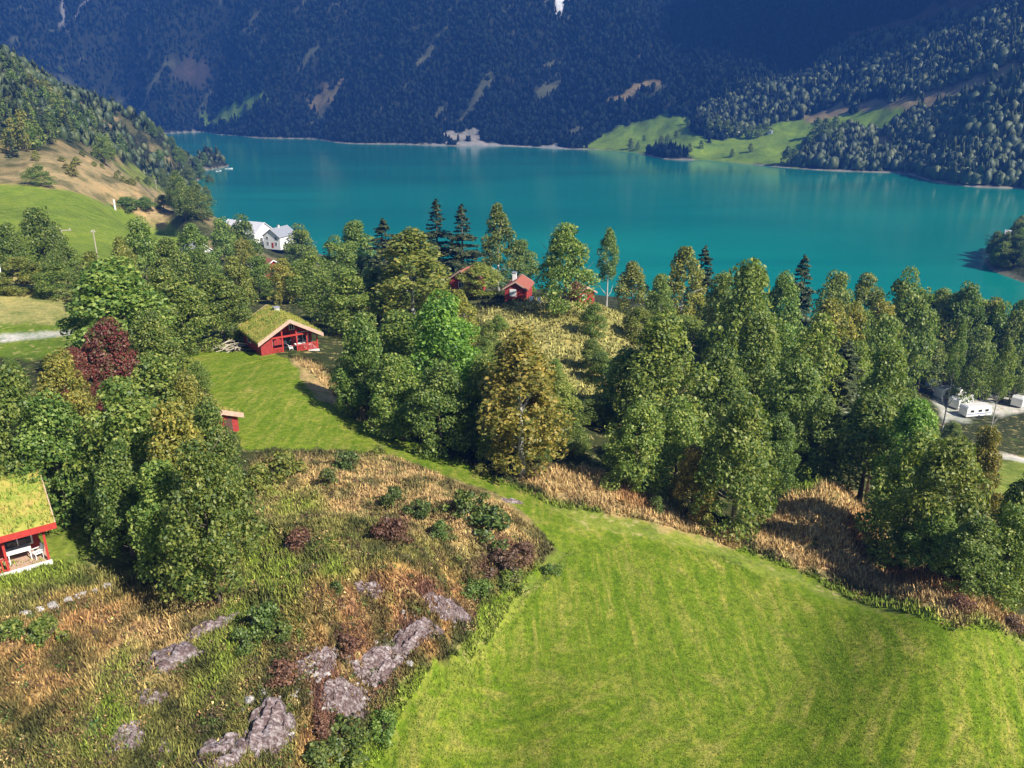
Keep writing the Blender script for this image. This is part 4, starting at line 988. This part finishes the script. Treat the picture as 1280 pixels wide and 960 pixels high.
def gable_house(name, label, cat, loc, rz, W, Lg, wh, rh, wallm, roofm, turf=False, over=.45, front_over=.45, recess=0, chimney=None, group=None, wins=(), side_wins=(), door=None, trim='white'):
    """front gable looks along local -y; ridge runs along y"""
    t = tag(empty(name, loc, rz), label, cat, group)
    w = MB(); y0 = recess
    w.prism([(-W/2, -.6), (W/2, -.6), (W/2, wh), (0, rh), (-W/2, wh)], 'y', y0, Lg); w.build('wall', M[wallm], t)
    sl = (rh - wh) / (W / 2); ex = over
    roof = MB()
    for s in (-1, 1):
        x1, z1 = s * (W/2 + ex), wh - sl * ex
        poly = [(0, rh + .02), (x1, z1 + .02), (x1, z1 + .14), (0, rh + .14)]
        roof.prism(poly, 'y', -front_over, Lg + over)
    ro = roof.build('roof', M['darkwood'] if turf else M[roofm], t)
    zt = .142
    if turf:
        for s in (-1, 1):
            x1, z1 = s * (W/2 + ex), wh - sl * ex + zt
            a, b_, c, d = (x1, -front_over, z1), (x1, Lg + over, z1), (0, Lg + over, rh + zt), (0, -front_over, rh + zt)
            turf_slab('turf', *( (b_, a, d, c) if s < 0 else (a, b_, c, d)), .2, 1500, ro)
    x1, z1 = W/2 + ex, wh - sl * ex; hb = .42 if turf else .22
    for ya, yb in ((-front_over - .06, -front_over - .004), (Lg + over + .004, Lg + over + .06)):
        MB().prism([(0, rh + hb), (x1, z1 + hb), (x1, z1 - .06), (0, rh - .06), (-x1, z1 - .06), (-x1, z1 + hb)], 'y', ya, yb).build('bargeboard', M['barge' if turf else trim], t)
    for (x, z, ww, hh) in wins: window(t, x, y0, z, ww, hh)
    for (s, y, z, ww, hh) in side_wins: window(t, s * W/2, y, z, ww, hh, 'x', s * .03)
    if door:
        d = MB().box(door-.45, door+.45, y0-.06, y0-.003, .05, 2.05).build('door', M['darkwood' if wallm == 'red' else 'redtrim'], t)
        MB().box(door+.3, door+.36, y0-.12, y0-.06, 1.0, 1.06).build('handle', M['metal'], d)
    if chimney:
        cx, cy, ch = chimney
        c = MB().box(cx-.3, cx+.3, cy-.3, cy+.3, wh, rh + ch).build('chimney', M['white' if not turf else 'conc'], t)
        MB().box(cx-.38, cx+.38, cy-.38, cy+.38, rh + ch, rh + ch + .1).build('chimney_cap', M['slate'], c)
    return t

# cabin on the lawn
z1 = 37.35
c1 = gable_house('turf_cabin', 'red cabin with grass roof and open gable porch, at the top of the lawn strip', 'cabin', (-27.3, 94.6, z1 + .25), math.radians(34), 7.0, 7.4, 2.1, 4.1, 'red', 'darkwood', turf=True, over=.6, front_over=.7, recess=1.9,
                 wins=[(-2.2, .7, 1.2, 1.2), (2.3, .7, 1.3, 1.2), (1.0, 2.5, .5, .6), (-.7, 2.5, .5, .6)], side_wins=[(-1, 5, .8, 1.1, .9), (1, 4, .8, 1.1, .9), (1, 6.2, .8, 1.1, .9)], chimney=(.3, 5, .6))
MB().box(-3.6, 3.6, -.25, 1.9, -.5, 0).build('deck', M['conc'], c1)
dd = MB().box(-.45+.3, .45+.3, 1.83, 1.897, .02, 2.05).build('door', M['glass'], c1); MB().box(.62, .68, 1.76, 1.83, 1, 1.08).build('handle', M['metal'], dd)
MB().box(-3.6, -2.3, 0, .09, 0, 2.1).build('wall_panel', M['red'], c1); MB().box(-3.6, -3.5, .09, 1.9, 0, 2.2).build('wall_panel', M['red'], c1)
for x in (-2.2, -.9, .9, 2.2, 3.5): MB().box(x-.07, x+.07, .0, .14, 0, 2.2 + (3.5 - abs(x)) * .5).build('post', M['redtrim'], c1)
MB().box(-3.6, 3.6, -.02, .16, 2.15, 2.33).build('beam', M['redtrim'], c1)
for xa, xb in ((-2.13, -.97), (.97, 2.13), (2.27, 3.43)):
    r_ = MB().box(xa, xb, .02, .1, .88, .96).box(xa, xb, .03, .09, .1, .17)
    k = xa + .08
    while k < xb - .05: r_.box(k, k + .09, .04, .08, .17, .88); k += .16
    r_.build('railing', M['redtrim'], c1)

# cabin cut by the left edge: porch under the long eave
def eave_cabin():
    t = tag(empty('turf_cabin', (-29.3, 44.2, 40.05), math.radians(36)), 'nearest red cabin with grass roof and glazed porch, cut by the left edge', 'cabin')
    X0, D, RZ, EZ = -11, 7.4, 4.25, 2.35
    w = MB(); w.prism([(2.0, -.6), (D, -.6), (D, EZ), (D/2, RZ - .12), (2.0, EZ + .9)], 'x', X0, -.3); w.build('wall', M['red'], t)
    sl = (RZ - EZ) / (D/2 + .5)
    roof = MB().prism([(-.5, EZ), (D/2, RZ), (D/2, RZ + .14), (-.5, EZ + .14)], 'x', X0 - .4, .6).prism([(D/2 + .002, RZ), (D + .5, EZ), (D + .5, EZ + .14), (D/2 + .002, RZ + .14)], 'x', X0 - .4, .6)
    ro = roof.build('roof', M['darkwood'], t)
    turf_slab('turf', (X0-.4, -.5, EZ+.142), (.6, -.5, EZ+.142), (.6, D/2, RZ+.142), (X0-.4, D/2, RZ+.142), .22, 3200, ro)
    turf_slab('turf', (.6, D+.5, EZ+.142), (X0-.4, D+.5, EZ+.142), (X0-.4, D/2, RZ+.142), (.6, D/2, RZ+.142), .22, 1500, ro)
    MB().box(X0-.4, .66, -.58, -.504, EZ-.04, EZ+.36).build('fascia', M['redtrim'], t)
    MB().prism([(-.5, EZ-.05), (D/2, RZ-.05), (D+.5, EZ-.05), (D+.5, EZ+.36), (D/2, RZ+.36), (-.5, EZ+.36)], 'x', .604, .66).build('bargeboard', M['barge'], t)
    MB().box(X0, .0, -.1, 1.998, -.55, 0).build('deck', M['deck'], t)
    MB().box(X0, .05, -.22, -.104, -.32, .06).build('deck_edge', M['white'], t)
    for x in (-.1, -2.3, -4.5, -6.7, -8.9): MB().box(x-.07, x+.07, -.08, .06, 0, EZ+.02).build('post', M['redtrim'], t)
    MB().box(X0, 0, -.09, .07, EZ-.2, EZ-.002).build('beam', M['redtrim'], t)
    for xa, xb in ((-4.43, -2.37), (-6.63, -4.57)):
        r_ = MB().box(xa, xb, -.06, .02, .85, .93).box(xa, xb, -.05, .01, .1, .17); k = xa + .1
        while k < xb - .1: r_.box(k, k + .09, -.04, 0, .17, .85); k += .17
        r_.build('railing', M['redtrim'], t)
    for x in (-1.5, -5.4): window(t, x, 2.0, .55, 1.5, 1.5)
    d = MB().box(-3.7, -2.8, 1.93, 1.997, .02, 2.1).build('door', M['white'], t); MB().box(-2.95, -2.89, 1.86, 1.93, 1, 1.08).build('handle', M['metal'], d)
    return t
eave_cabin()

def garden_chair(loc, rz, label, mat='white', group='porch chairs'):
    t = tag(empty('garden_chair', loc, rz), label, 'chair', group)
    MB().box(-.25, .25, -.25, .25, .42, .47).build('seat', M[mat], t, bevel=.01)
    MB().prism([(.22, .47), (.34, .95), (.38, .95), (.27, .47)], 'x', -.25, .25).build('backrest', M[mat], t)
    for x in (-.22, .18):
        for y in (-.22, .2): MB().box(x, x + .04, y, y + .04, 0, .42).build('leg', M[mat], t)
    for x in (-.28, .24): MB().box(x, x + .04, -.2, .25, .62, .66).build('armrest', M[mat], t)
    return t
def garden_table(loc, rz, label, R=.45):
    t = tag(empty('garden_table', loc, rz), label, 'table')
    MB().box(-R*1.5, R*1.5, -R, R, .7, .75).build('tabletop', M['white'], t, bevel=.01)
    for x in (-R*1.3, R*1.3):
        for y in (-R*.8, R*.8): MB().box(x-.03, x+.03, y-.03, y+.03, 0, .7).build('leg', M['white'], t)
    return t
from mathutils import Matrix
def loc_in(rt, x, y, z=0):
    a = rt.rotation_euler.z; return (rt.location.x + x*math.cos(a) - y*math.sin(a), rt.location.y + x*math.sin(a) + y*math.cos(a), rt.location.z + z)
a1 = math.radians(34)
garden_table(loc_in(c1, 1.6, .95), a1, 'white table on the porch of the lawn cabin')
garden_chair(loc_in(c1, .3, .8), a1 + 1.6, 'white chair left of the table on the porch of the lawn cabin')
garden_chair(loc_in(c1, 2.8, .9), a1 - 1.6, 'white chair right of the table on the porch of the lawn cabin')
c0 = [o for o in bpy.data.objects if o.get('label', '').startswith('nearest red cabin')][0]; a0 = math.radians(36)
garden_table(loc_in(c0, -1.55, 1.1), a0, 'pale table behind the right post of the nearest porch')
garden_chair(loc_in(c0, -.6, .6), a0 - 1.3, 'white chair at the right end of the nearest porch')
garden_chair(loc_in(c0, -3.0, .9), a0 + 1.2, 'white chair near the middle of the nearest porch, left of the pale table')

gable_house('turf_cabin', 'small red cabin almost hidden by the right side of the left clump', 'cabin', (-26.3, 66.8, 38.0), math.radians(62), 4.2, 5.0, 1.9, 2.9, 'red', 'darkwood', turf=True, over=.35, front_over=.4, wins=[(-.8, .8, .7, .8)], door=.9)
gable_house('red_cabin', 'small red cabin with bright white window on the dry grass knoll', 'cabin', (.6, 128.6, 35.75), math.radians(-12), 3.6, 5.0, 2.0, 3.1, 'red', 'fire', over=.35, front_over=.35, wins=[], door=None, chimney=(-.9, 3.4, .8), trim='barge')
k2 = [o for o in bpy.data.objects if o.get('label', '').startswith('small red cabin with bright')][0]
w_ = MB().box(-1.0, .1, -.06, -.003, .7, 1.9).build('window', M['white'], k2); MB().box(.5, 1.3, -.06, -.003, .05, 1.9).build('door', M['redtrim'], k2)
gable_house('red_cabin', 'small red cabin half hidden by the round olive tree, near the thin pale birch', 'cabin', (12.0, 125.6, 35.95), math.radians(22), 2.7, 4, 1.9, 2.7, 'red', 'fire', over=.3, front_over=.3, wins=[(-.5, .8, .6, .7)], trim='barge')
gable_house('red_cabin', 'roof and gable of a rust red cabin glimpsed left of the spruces foot', 'cabin', (-8.8, 137, gz(-8.8, 137) + 1.0), math.radians(-20), 4.2, 6, 2.3, 3.8, 'red', 'fire', over=.4, wins=[(0, .9, .9, .9)], trim='barge')
for k, (u, v, s) in enumerate([(664, 377, 'nearest the cabin'), (674, 378, 'second from the cabin'), (690, 380, 'furthest from the cabin')]):
    p = at(u, v + 1); garden_chair((p[0], p[1], p[2]), .5 * k - .3, 'white garden chair under the round olive tree, ' + s, group='white chairs by the red cabin')

# farm by the lake
gable_house('barn', 'long pale roofed barn by the lake beside the white farmhouse', 'barn', (-100, 326, gz(-101, 333) + 1.5), math.radians(62), 11, 19, 4.4, 8.2, 'white', 'paleroof', wins=[(-2, 1, 1.4, 1.4), (2, 1, 1.4, 1.4)], side_wins=[(-1, 5, 1.5, 1.4, 1.2), (-1, 10, 1.5, 1.4, 1.2), (-1, 15, 1.5, 1.4, 1.2)])
gable_house('farmhouse', 'white farmhouse with small windows between barn and lake', 'house', (-95, 318, gz(-96, 320) + 1.5), math.radians(-22), 8, 10, 4.6, 7.4, 'white', 'slate', wins=[(-2, 1, 1, 1.3), (2, 1, 1, 1.3), (-2, 3.2, 1, 1.1), (2, 3.2, 1, 1.1)], side_wins=[(1, 3, 1, 1, 1.3), (1, 7, 1, 1, 1.3)], door=.3, chimney=(0, 5, .9))
gable_house('farmhouse', 'white gable roofed house among trees below the barn', 'house', (-97, 252, gz(-97, 252) + 2.2), math.radians(48), 7, 9, 3.6, 6.4, 'white', 'paleroof', wins=[(-1.6, 1, .9, 1.2), (1.6, 1, .9, 1.2)], door=.1)
gable_house('shed', 'rust red shed roof showing below the white farmhouse', 'shed', (-61.5, 205, gz(-61.5, 205) + 2.5), math.radians(40), 5, 6, 2.4, 4, 'red', 'fire', wins=[(0, 1, .8, .8)])
gable_house('shed', 'low pale shed roof below the barn among bushes', 'shed', (-74.5, 235, gz(-74.5, 235) + 2.5), math.radians(70), 4.5, 6, 2.2, 3.6, 'white', 'paleroof', wins=[(0, 1, .8, .8)])
# far shore houses
for u, v, W_, s, rz, wm, rm in [(921,168,11,'larger white house in the trees on the far shore meadow',10,'white','slate'),(962,168,6,'small white cottage right of the larger white house across the lake',-30,'white','slate'),(1232,277,7,'white boathouse at the tip of the right promontory',60,'white','paleroof')]:
    p = at(u, v) if u != 1232 else np.array([*bearing(1238, 452), .6])
    gable_house('boathouse' if u == 1232 else 'house', s, 'boathouse' if u == 1232 else 'house', (p[0], p[1], max(p[2], .5) + .2), math.radians(rz), W_*.7, W_, W_*.42, W_*.72, wm, rm, wins=[(-1, 1, .9, 1.1), (1, 1, .9, 1.1)], door=None)

# ------------------------------------------------------------------ boats
def boat(u, v, rz, label, Lb=6):
    d = ray(u, v); t = -CAMZ / d[2]; x, y = d[0]*t, d[1]*t
    rt = tag(empty('motor_boat', (x, y, 0), rz), label, 'boat', 'boats by the left point')
    st_ = [(-1, .62, .5), (-.5, .8, .5), (.1, .8, .55), (.6, .5, .65), (1, .04, .8)]; V = []; Fs = []
    for (s, w, h) in st_: V += [(s*Lb/2, -w*Lb/6, h), (s*Lb/2, -w*Lb/9, -.15), (s*Lb/2, w*Lb/9, -.15), (s*Lb/2, w*Lb/6, h)]
    for i in range(4):
        for k in range(4): Fs.append((i*4+k, i*4+(k+1) % 4, i*4+4+(k+1) % 4, i*4+4+k))
    Fs += [(0, 1, 2, 3), (16, 19, 18, 17)]
    MB().add(V, Fs).build('hull', M['white'], rt)
    MB().prism([(-.9, .52), (.7, .52), (.3, 1.4), (-.8, 1.4)], 'y', -.7, .7).build('cabin', M['glass'], rt)
    MB().box(-.95, .35, -.8, .8, 1.402, 1.48).build('cabin_roof', M['white'], rt)
    MB().box(-Lb/2-.3, -Lb/2-.01, -.2, .2, -.1, .8).build('outboard', M['tyre'], rt)
boat(286, 211, .4, 'small white boat moored off the left point', 7)
boat(273, 214, 1.2, 'white boat close to the trees of the left point', 8)

# ------------------------------------------------------------------ caravans on the camp site
def caravan(u, v, rz, label, Lc=6.2, z=None):
    p = at(u, v); rt = tag(empty('caravan', (p[0], p[1], p[2]), rz), label, 'caravan', 'caravans on the camp site')
    a = Lc/2; prof = [(-a, .55), (-a+.1, .42), (a-.15, .42), (a, .7), (a-.05, 1.7), (a-.5, 2.55), (-a+.35, 2.6), (-a, 2.2)]
    MB().prism([(x, z_) for x, z_ in prof], 'y', -1.15, 1.15).build('body', M['white'], rt, bevel=.06)
    MB().box(-a+.5, a-.7, -.75, .75, 2.62, 2.68).build('roof_hatch', M['conc'], rt)
    for x in (-a+1.3, .1, a-1.4):
        w = MB().box(x-.45, x+.45, -1.175, -1.152, 1.35, 1.95).build('window', M['white'], rt); MB().box(x-.4, x+.4, -1.19, -1.177, 1.4, 1.9).build('pane', M['glass'], w)
    MB().box(a*.45, a*.45+.6, -1.17, -1.152, .55, 1.3).build('door', M['conc'], rt)
    MB().box(-a+.15, a-.3, -1.165, -1.152, .95, 1.08).build('stripe', M['blue'], rt)
    for s in (-1, 1): MB().tube([(0, s*1.16-.1, .33), (0, s*1.16+.06, .33)], .33, 14).build('wheel', M['tyre'], rt)
    MB().box(a-.1, a+1.3, -.06, .06, .4, .5).build('drawbar', M['metal'], rt)
for a in [(1172,484,.5,'leftmost and uppermost white caravan on the camp site'),(1184,497,.35,'white caravan second from the left on the camp site'),(1200,508,.6,'white caravan lowest in the gap behind the thin stemmed tree'),
          (1218,520,.2,'white caravan right of the lowest one on the camp site'),(1232,478,.9,'white caravan in the upper middle of the camp site'),(1256,492,.1,'white caravan second from the right edge'),(1276,506,.7,'white caravan at the right edge of the camp site'),(1208,448,.3,'small white caravan highest up, against the trees',4.6)]:
    caravan(*a)

# ------------------------------------------------------------------ poles, posts
def pole(u, v, vt, label, double=False, xarm=1.6, r=.16, group='power poles'):
    p = at(u, v); dep = p[1]*math.cos(PITCH) + (CAMZ-p[2])*math.sin(PITCH); H = (v - vt) * dep / FPX / math.cos(PITCH) * .98
    rt = tag(empty('power_pole', (p[0], p[1], p[2]), .15), label, 'power pole', group)
    MB().tube([(0, 0, -.5), (0, 0, H)], [r, r*.75], 8).build('mast', M['polewood'], rt)
    if double: MB().tube([(2.6, 0, -.5), (2.6, 0, H)], [r, r*.75], 8).build('mast', M['polewood'], rt)
    e = 2.6 if double else 0
    ca = MB().box(-xarm, e + xarm, -.1, .1, H-.32, H-.12).build('crossarm', M['polewood'], rt)
    for x in ([-xarm+.2, e/2, e+xarm-.2]): MB().tube([(x, 0, H-.12), (x, 0, H+.12), (x, 0, H+.2)], [.05, .09, .04], 6).build('insulator', M['conc'], ca)
    return rt
pole(86, 341, 289, 'tall pale power pole with crossarm in front of the bright meadow', False, 1.9, .2)
pole(122, 322, 290, 'shorter power pole right of the tall one', False, .5, .15)
pole(196, 238, 226, 'thin power pole above the bushes right of the brown clearing', False, .8, .18)
for u, v, vt, lb in [(3, 352, 318, 'white post at the left edge above the dry paddock'), (144, 262, 250, 'white post beside the dark bush above the meadow')]:
    p = at(u, v); dep = p[1]; rt = tag(empty('post', tuple(p)), lb, 'post'); H = (v-vt)*dep/FPX
    MB().tube([(0, 0, -.3), (0, 0, H)], .14 if u < 10 else .35, 8).build('shaft', M['white'], rt); MB().tube([(0, 0, H), (0, 0, H + .15)], [.18 if u < 10 else .4, .05], 8).build('cap', M['white'], rt)

# ------------------------------------------------------------------ rocks
def rockmat(name, a, b_, c_):
    m, nt, b = newmat(name); tc = N(nt, 'ShaderNodeTexCoord'); g = N(nt, 'ShaderNodeNewGeometry')
    mp = N(nt, 'ShaderNodeMapping'); mp.inputs['Scale'].default_value = (1, 3.5, 2); L(nt, tc.outputs['Object'], mp.inputs['Vector'])
    f = noise(nt, 1.6, 6, .75, mp.outputs['Vector'], .4); f2 = noise(nt, 7, 4, .7, tc.outputs['Object'])
    c = ramp(nt, f, [(.32, a), (.47, b_), (.56, c_), (.7, (.5, .46, .45))]); c = mix(nt, .7, c, ramp(nt, f2, [(.38, .28), (.6, 1.0)]), 'MULTIPLY')
    L(nt, c, b.inputs['Base Color']); bump(nt, f, .9, .12, b); return m
M['rock'] = rockmat('banded_grey_rock', (.055, .035, .035), (.17, .115, .11), (.34, .28, .28))
M['stone'] = simple('pale_stone', (.36, .33, .31), .85, .35, 5, bmp=.5)
def rock(x, y, sx, sy, sz, rz, label, mat='rock', name='rock_outcrop', cat='rock', sub=4, seed=0, sink=.35, group=None):
    """broken ledge: tilted angular blocks of one connected surface, its rim buried in the ground (sub<=2: a single boulder)"""
    import bmesh
    if sub <= 2:
        bm = bmesh.new(); bmesh.ops.create_icosphere(bm, subdivisions=sub, radius=1)
        P = np.array([v.co[:] for v in bm.verts]); P *= (1 + .45 * fbm(P[:, 0]*1.1 + seed, P[:, 1]*1.1 + P[:, 2] + seed * 3, 3, seed))[:, None] * np.array([sx, sy, sz])
        me = bpy.data.meshes.new('rock')
        for v, q in zip(bm.verts, P): v.co = q
        bm.to_mesh(me); bm.free(); me.materials.append(M[mat])
        return tag(link(name, me, None, (x, y, gz(x, y) - sz * sink), rz), label, cat, group)
    rs = np.random.RandomState(seed); nx, ny = 96, 60; nc = 46
    gx, gy = np.meshgrid(np.linspace(-1.25, 1.25, nx), np.linspace(-1.25, 1.25, ny)); gx, gy = gx.ravel(), gy.ravel()
    cx, cy = rs.uniform(-1.2, 1.2, nc), rs.uniform(-1.2, 1.2, nc); ch = rs.uniform(.1, 1, nc); tx, ty = rs.normal(0, .45, nc), rs.normal(.25, .6, nc)
    X, Y = gx * sx, gy * sy
    wx, wy = X + .1 * fbm(X * 2, Y * 2, 3, seed), Y + .1 * fbm(X * 2 + 5, Y * 2, 3, seed + 1)
    d = ((wx[:, None] - cx * sx) * .6) ** 2 + (wy[:, None] - cy * sy) ** 2; k = d.argmin(1); ds = np.sort(d, 1); crack = sst(0, .03, np.sqrt(ds[:, 1]) - np.sqrt(ds[:, 0]))
    env = sst(1.15, .45, np.sqrt(gx ** 2 + gy ** 2) * (1 + .35 * fbm(gx * 1.6 + seed, gy * 1.6, 3, seed + 2)))
    sz = sz * .72
    z = env * (.35 + .65 * ch[k] + tx[k] * (wx - cx[k] * sx) + ty[k] * (wy - cy[k] * sy)) * sz * (.75 + .25 * crack) + .12 * fbm(X * 5, Y * 9, 3, seed) * sz * env
    ca, sa = math.cos(rz), math.sin(rz); WX, WY = x + X * ca - Y * sa, y + X * sa + Y * ca
    Z = height(WX, WY) - gz(x, y) + z - .22 * (1 - env) - .03
    i = np.arange(ny - 1)[:, None] * nx + np.arange(nx - 1)[None]; F = np.stack([i, i + 1, i + nx + 1, i + nx], -1).reshape(-1)
    return tag(link(name, mesh_np('rock', np.stack([WX - x, WY - y, Z], 1), F, np.full(len(F) // 4, 4), mats=[M[mat]]), None, (x, y, gz(x, y))), label, cat, group)
ROCKS = [ # u v length m, width m, height m, heading deg, label
 (218,820,1.7,1.4,.8,40,'grey blue rock outcrop below the left clump, above the stony hollow'),
 (262,783,2.2,.7,.5,42,'long pale rock rib running up from the grey blue outcrop to the tree foot'),
 (190,872,.9,.6,.4,50,'small brown rock just below the grey blue outcrop'),
 (160,925,1.2,.8,.5,55,'rock outcrop in the lower left grass near the bottom edge'),
 (208,935,.6,.4,.25,30,'small flat rock right of the lower left outcrop'),
 (335,912,1.6,1.3,1.0,60,'dark topped steep rock near the bottom edge, left of the ridge'),
 (280,940,1.8,1.2,.7,40,'lichen flecked rock at the bottom edge left of the steep dark rock'),
 (560,762,2.3,.7,.8,48,'upper end of the long rock ridge beside the mown field'),
 (520,793,2.2,.75,.8,46,'pale flecked middle block of the long rock ridge'),
 (476,832,2.2,.85,.8,47,'whitish lower block of the long rock ridge'),
 (430,872,1.8,.8,.7,45,'lowest rock of the long ridge, above the bottom bushes'),
 (398,828,1.7,.7,.4,40,'broad low rock slab left of the long ridge'),
 (640,627,1.2,.6,.4,25,'rock knob at the upper right corner of the knoll near the field'),
 (372,680,1.5,.8,.3,10,'purple brown rock bump in the middle of the knoll'),
 (462,736,1.2,.6,.3,10,'low purple rock hump left of the ridge top'),
]
for k, (u, v, a, b_, c_, rz, lb) in enumerate(ROCKS):
    p = at(u, v); rock(p[0], p[1], a, b_, c_, math.radians(rz), lb, seed=k * 3 + 1)
BO = [(312,873,.28,'round white boulder on the grass left of the ridge'),(30,768,.3,'pale stone at the left end of the stone row'),(48,762,.25,'second pale stone of the row from the left'),(66,757,.3,'third pale stone of the row from the left'),
      (84,750,.25,'fourth pale stone of the row from the left'),(100,745,.32,'fifth pale stone of the row from the left'),(118,739,.25,'sixth stone of the row, left of its end'),(134,733,.3,'right end stone of the row below the nearest cabin'),
      (1030,595,.55,'pale boulder at the top of the bracken slope on the right'),(318,778,.22,'white stone among the green bushes left of the ridge'),(388,830,.2,'white stone on the broad low slab'),(512,828,.22,'white stone right of the pale flecked ridge block'),(482,812,.2,'white stone on the ridge crest')]
for k, (u, v, s, lb) in enumerate(BO):
    p = at(u, v); rock(p[0], p[1], s * 1.3, s, s * .8, rng.uniform(0, 3), lb, 'stone', 'boulder', 'boulder', 2, k + 40, .1)

for k, (x, y, r) in enumerate(scatter_px([(335,850),(440,800),(545,735),(592,745),(560,800),(500,850),(440,890),(380,930),(350,960),(250,960),(290,900)], 70, 77)):
    s = rng.uniform(.06, .17); rock(x, y, s * 1.5, s, s * .7, rng.uniform(0, 3), 'small pale stone among the heather along the long rock ridge', 'stone', 'stone', 'stone', 2, k + 90, -.1, 'loose stones along the rock ridge')
# ------------------------------------------------------------------ shrubs on the knoll
SH = [(432,578,20,14,'shrub','dark green juniper bush at the top of the knoll'),(474,563,10,8,'leafy','small olive bush right of the top juniper'),(412,600,14,14,'shrub','green juniper below the top juniper'),
 (350,585,30,22,'leafy','wide pale willow bush at the upper left of the knoll'),(322,600,22,20,'leafy','pale bush beside the lawn strip, left of the willow'),
 (492,622,16,16,'shrub','left dark juniper of the group in the upper right knoll'),(524,638,20,16,'shrub','middle dark juniper of the group in the upper right knoll'),
 (586,632,26,24,'shrub','tall juniper on the right of the knoll'),(612,655,32,22,'shrub','largest green juniper patch near the right tip of the knoll'),(552,665,18,14,'shrub','low green juniper under the middle one'),
 (490,665,22,20,'heath','dark red brown heather bush in the middle of the knoll'),(378,676,20,14,'heath','brown heather on the purple rock bump'),
 (628,705,26,20,'heath','dark heather clump on the right edge of the knoll'),(655,690,20,14,'heath','brown heather clump at the knoll edge near the field'),
 (330,775,24,22,'shrub','green bramble bush left of the ridge'),(352,790,20,16,'shrub','smaller green bramble right of the larger bramble'),(308,800,20,18,'shrub','green bush between ridge and grey blue outcrop'),
 (420,735,10,10,'shrub','small dark bush above the purple rock hump'),(592,735,20,14,'leaf','green bush below the heather clump'),(640,725,22,14,'leaf','green weeds between ridge end and mown field'),
 (430,925,34,26,'shrub','large green bush at the foot of the ridge near the bottom edge'),(480,905,22,16,'leaf','green bush right of the large bottom bush'),(395,950,30,22,'shrub','dark green bush cut by the bottom edge'),
 (60,790,24,20,'leaf','green bush just below the stone row'),(15,790,20,18,'leaf','green bush at the left edge below the stone row'),
 (820,633,12,12,'shrub','small round bush on the bracken strip below the belt'),(690,712,14,10,'leaf','green tuft at the narrow corner of the mown field'),(602,590,12,10,'leafy','low bush at the lawn strip above the knoll'),
 (350,840,22,14,'heath','dark heather on the left shoulder of the ridge'),(430,800,26,14,'heath','brown heather in the middle of the ridge shoulder'),(400,905,20,14,'heath','red brown heather at the foot of the steep dark rock'),
 (1205,755,16,12,'heath','brown bracken clump beside the last tree of the right edge'),(885,655,14,12,'leafy','pale shrub at the foot of the belt near the field'),(1265,778,16,10,'heath','brown bracken at the right edge above the mown field')]
for u, v, hw, h, mt, lb in SH:
    p = at(u, v + h * .5); dep = p[1]*math.cos(PITCH) + (CAMZ-p[2])*math.sin(PITCH)
    put_tree(p[0], p[1], h * 1.5 * dep / FPX, hw * dep / FPX, 'bush', mt, 0, lb, None, name='heather_shrub' if mt == 'heath' else 'shrub')

# brushwood pile by the lawn cabin
p = at(288, 436); bp = tag(empty('brushwood_pile', tuple(p)), 'heap of pale cut branches left of the lawn cabin', 'branches')
for k in range(26):
    a = rng.uniform(0, PI); q = rng.uniform(-1.6, 1.6, 2); z_ = rng.uniform(.05, .6); l_ = rng.uniform(.7, 1.6)
    MB().tube([(q[0]-l_*math.cos(a), q[1]-l_*math.sin(a)*.6, z_), (q[0], q[1], z_+.15), (q[0]+l_*math.cos(a), q[1]+l_*math.sin(a)*.6, z_+rng.uniform(-.1, .4))], [.05, .06, .02], 5).build('branch', M['polewood'], bp)
# fallen stem between belt trees
# ------------------------------------------------------------------ air
hm = bpy.data.materials.new('haze_air'); hm.use_nodes = True; nt = hm.node_tree; nt.nodes.clear()
out = N(nt, 'ShaderNodeOutputMaterial'); pv = N(nt, 'ShaderNodeVolumePrincipled'); pv.inputs['Color'].default_value = (.07, .26, .95, 1); pv.inputs['Density'].default_value = HAZE if 'HAZE' in globals() else .00024
pv.inputs['Anisotropy'].default_value = 0; L(nt, pv.outputs[0], out.inputs['Volume'])
hz = MB().box(-3400, 3400, -150, 3500, -12, 1650).build('haze', hm); tag(hz, kind='stuff')
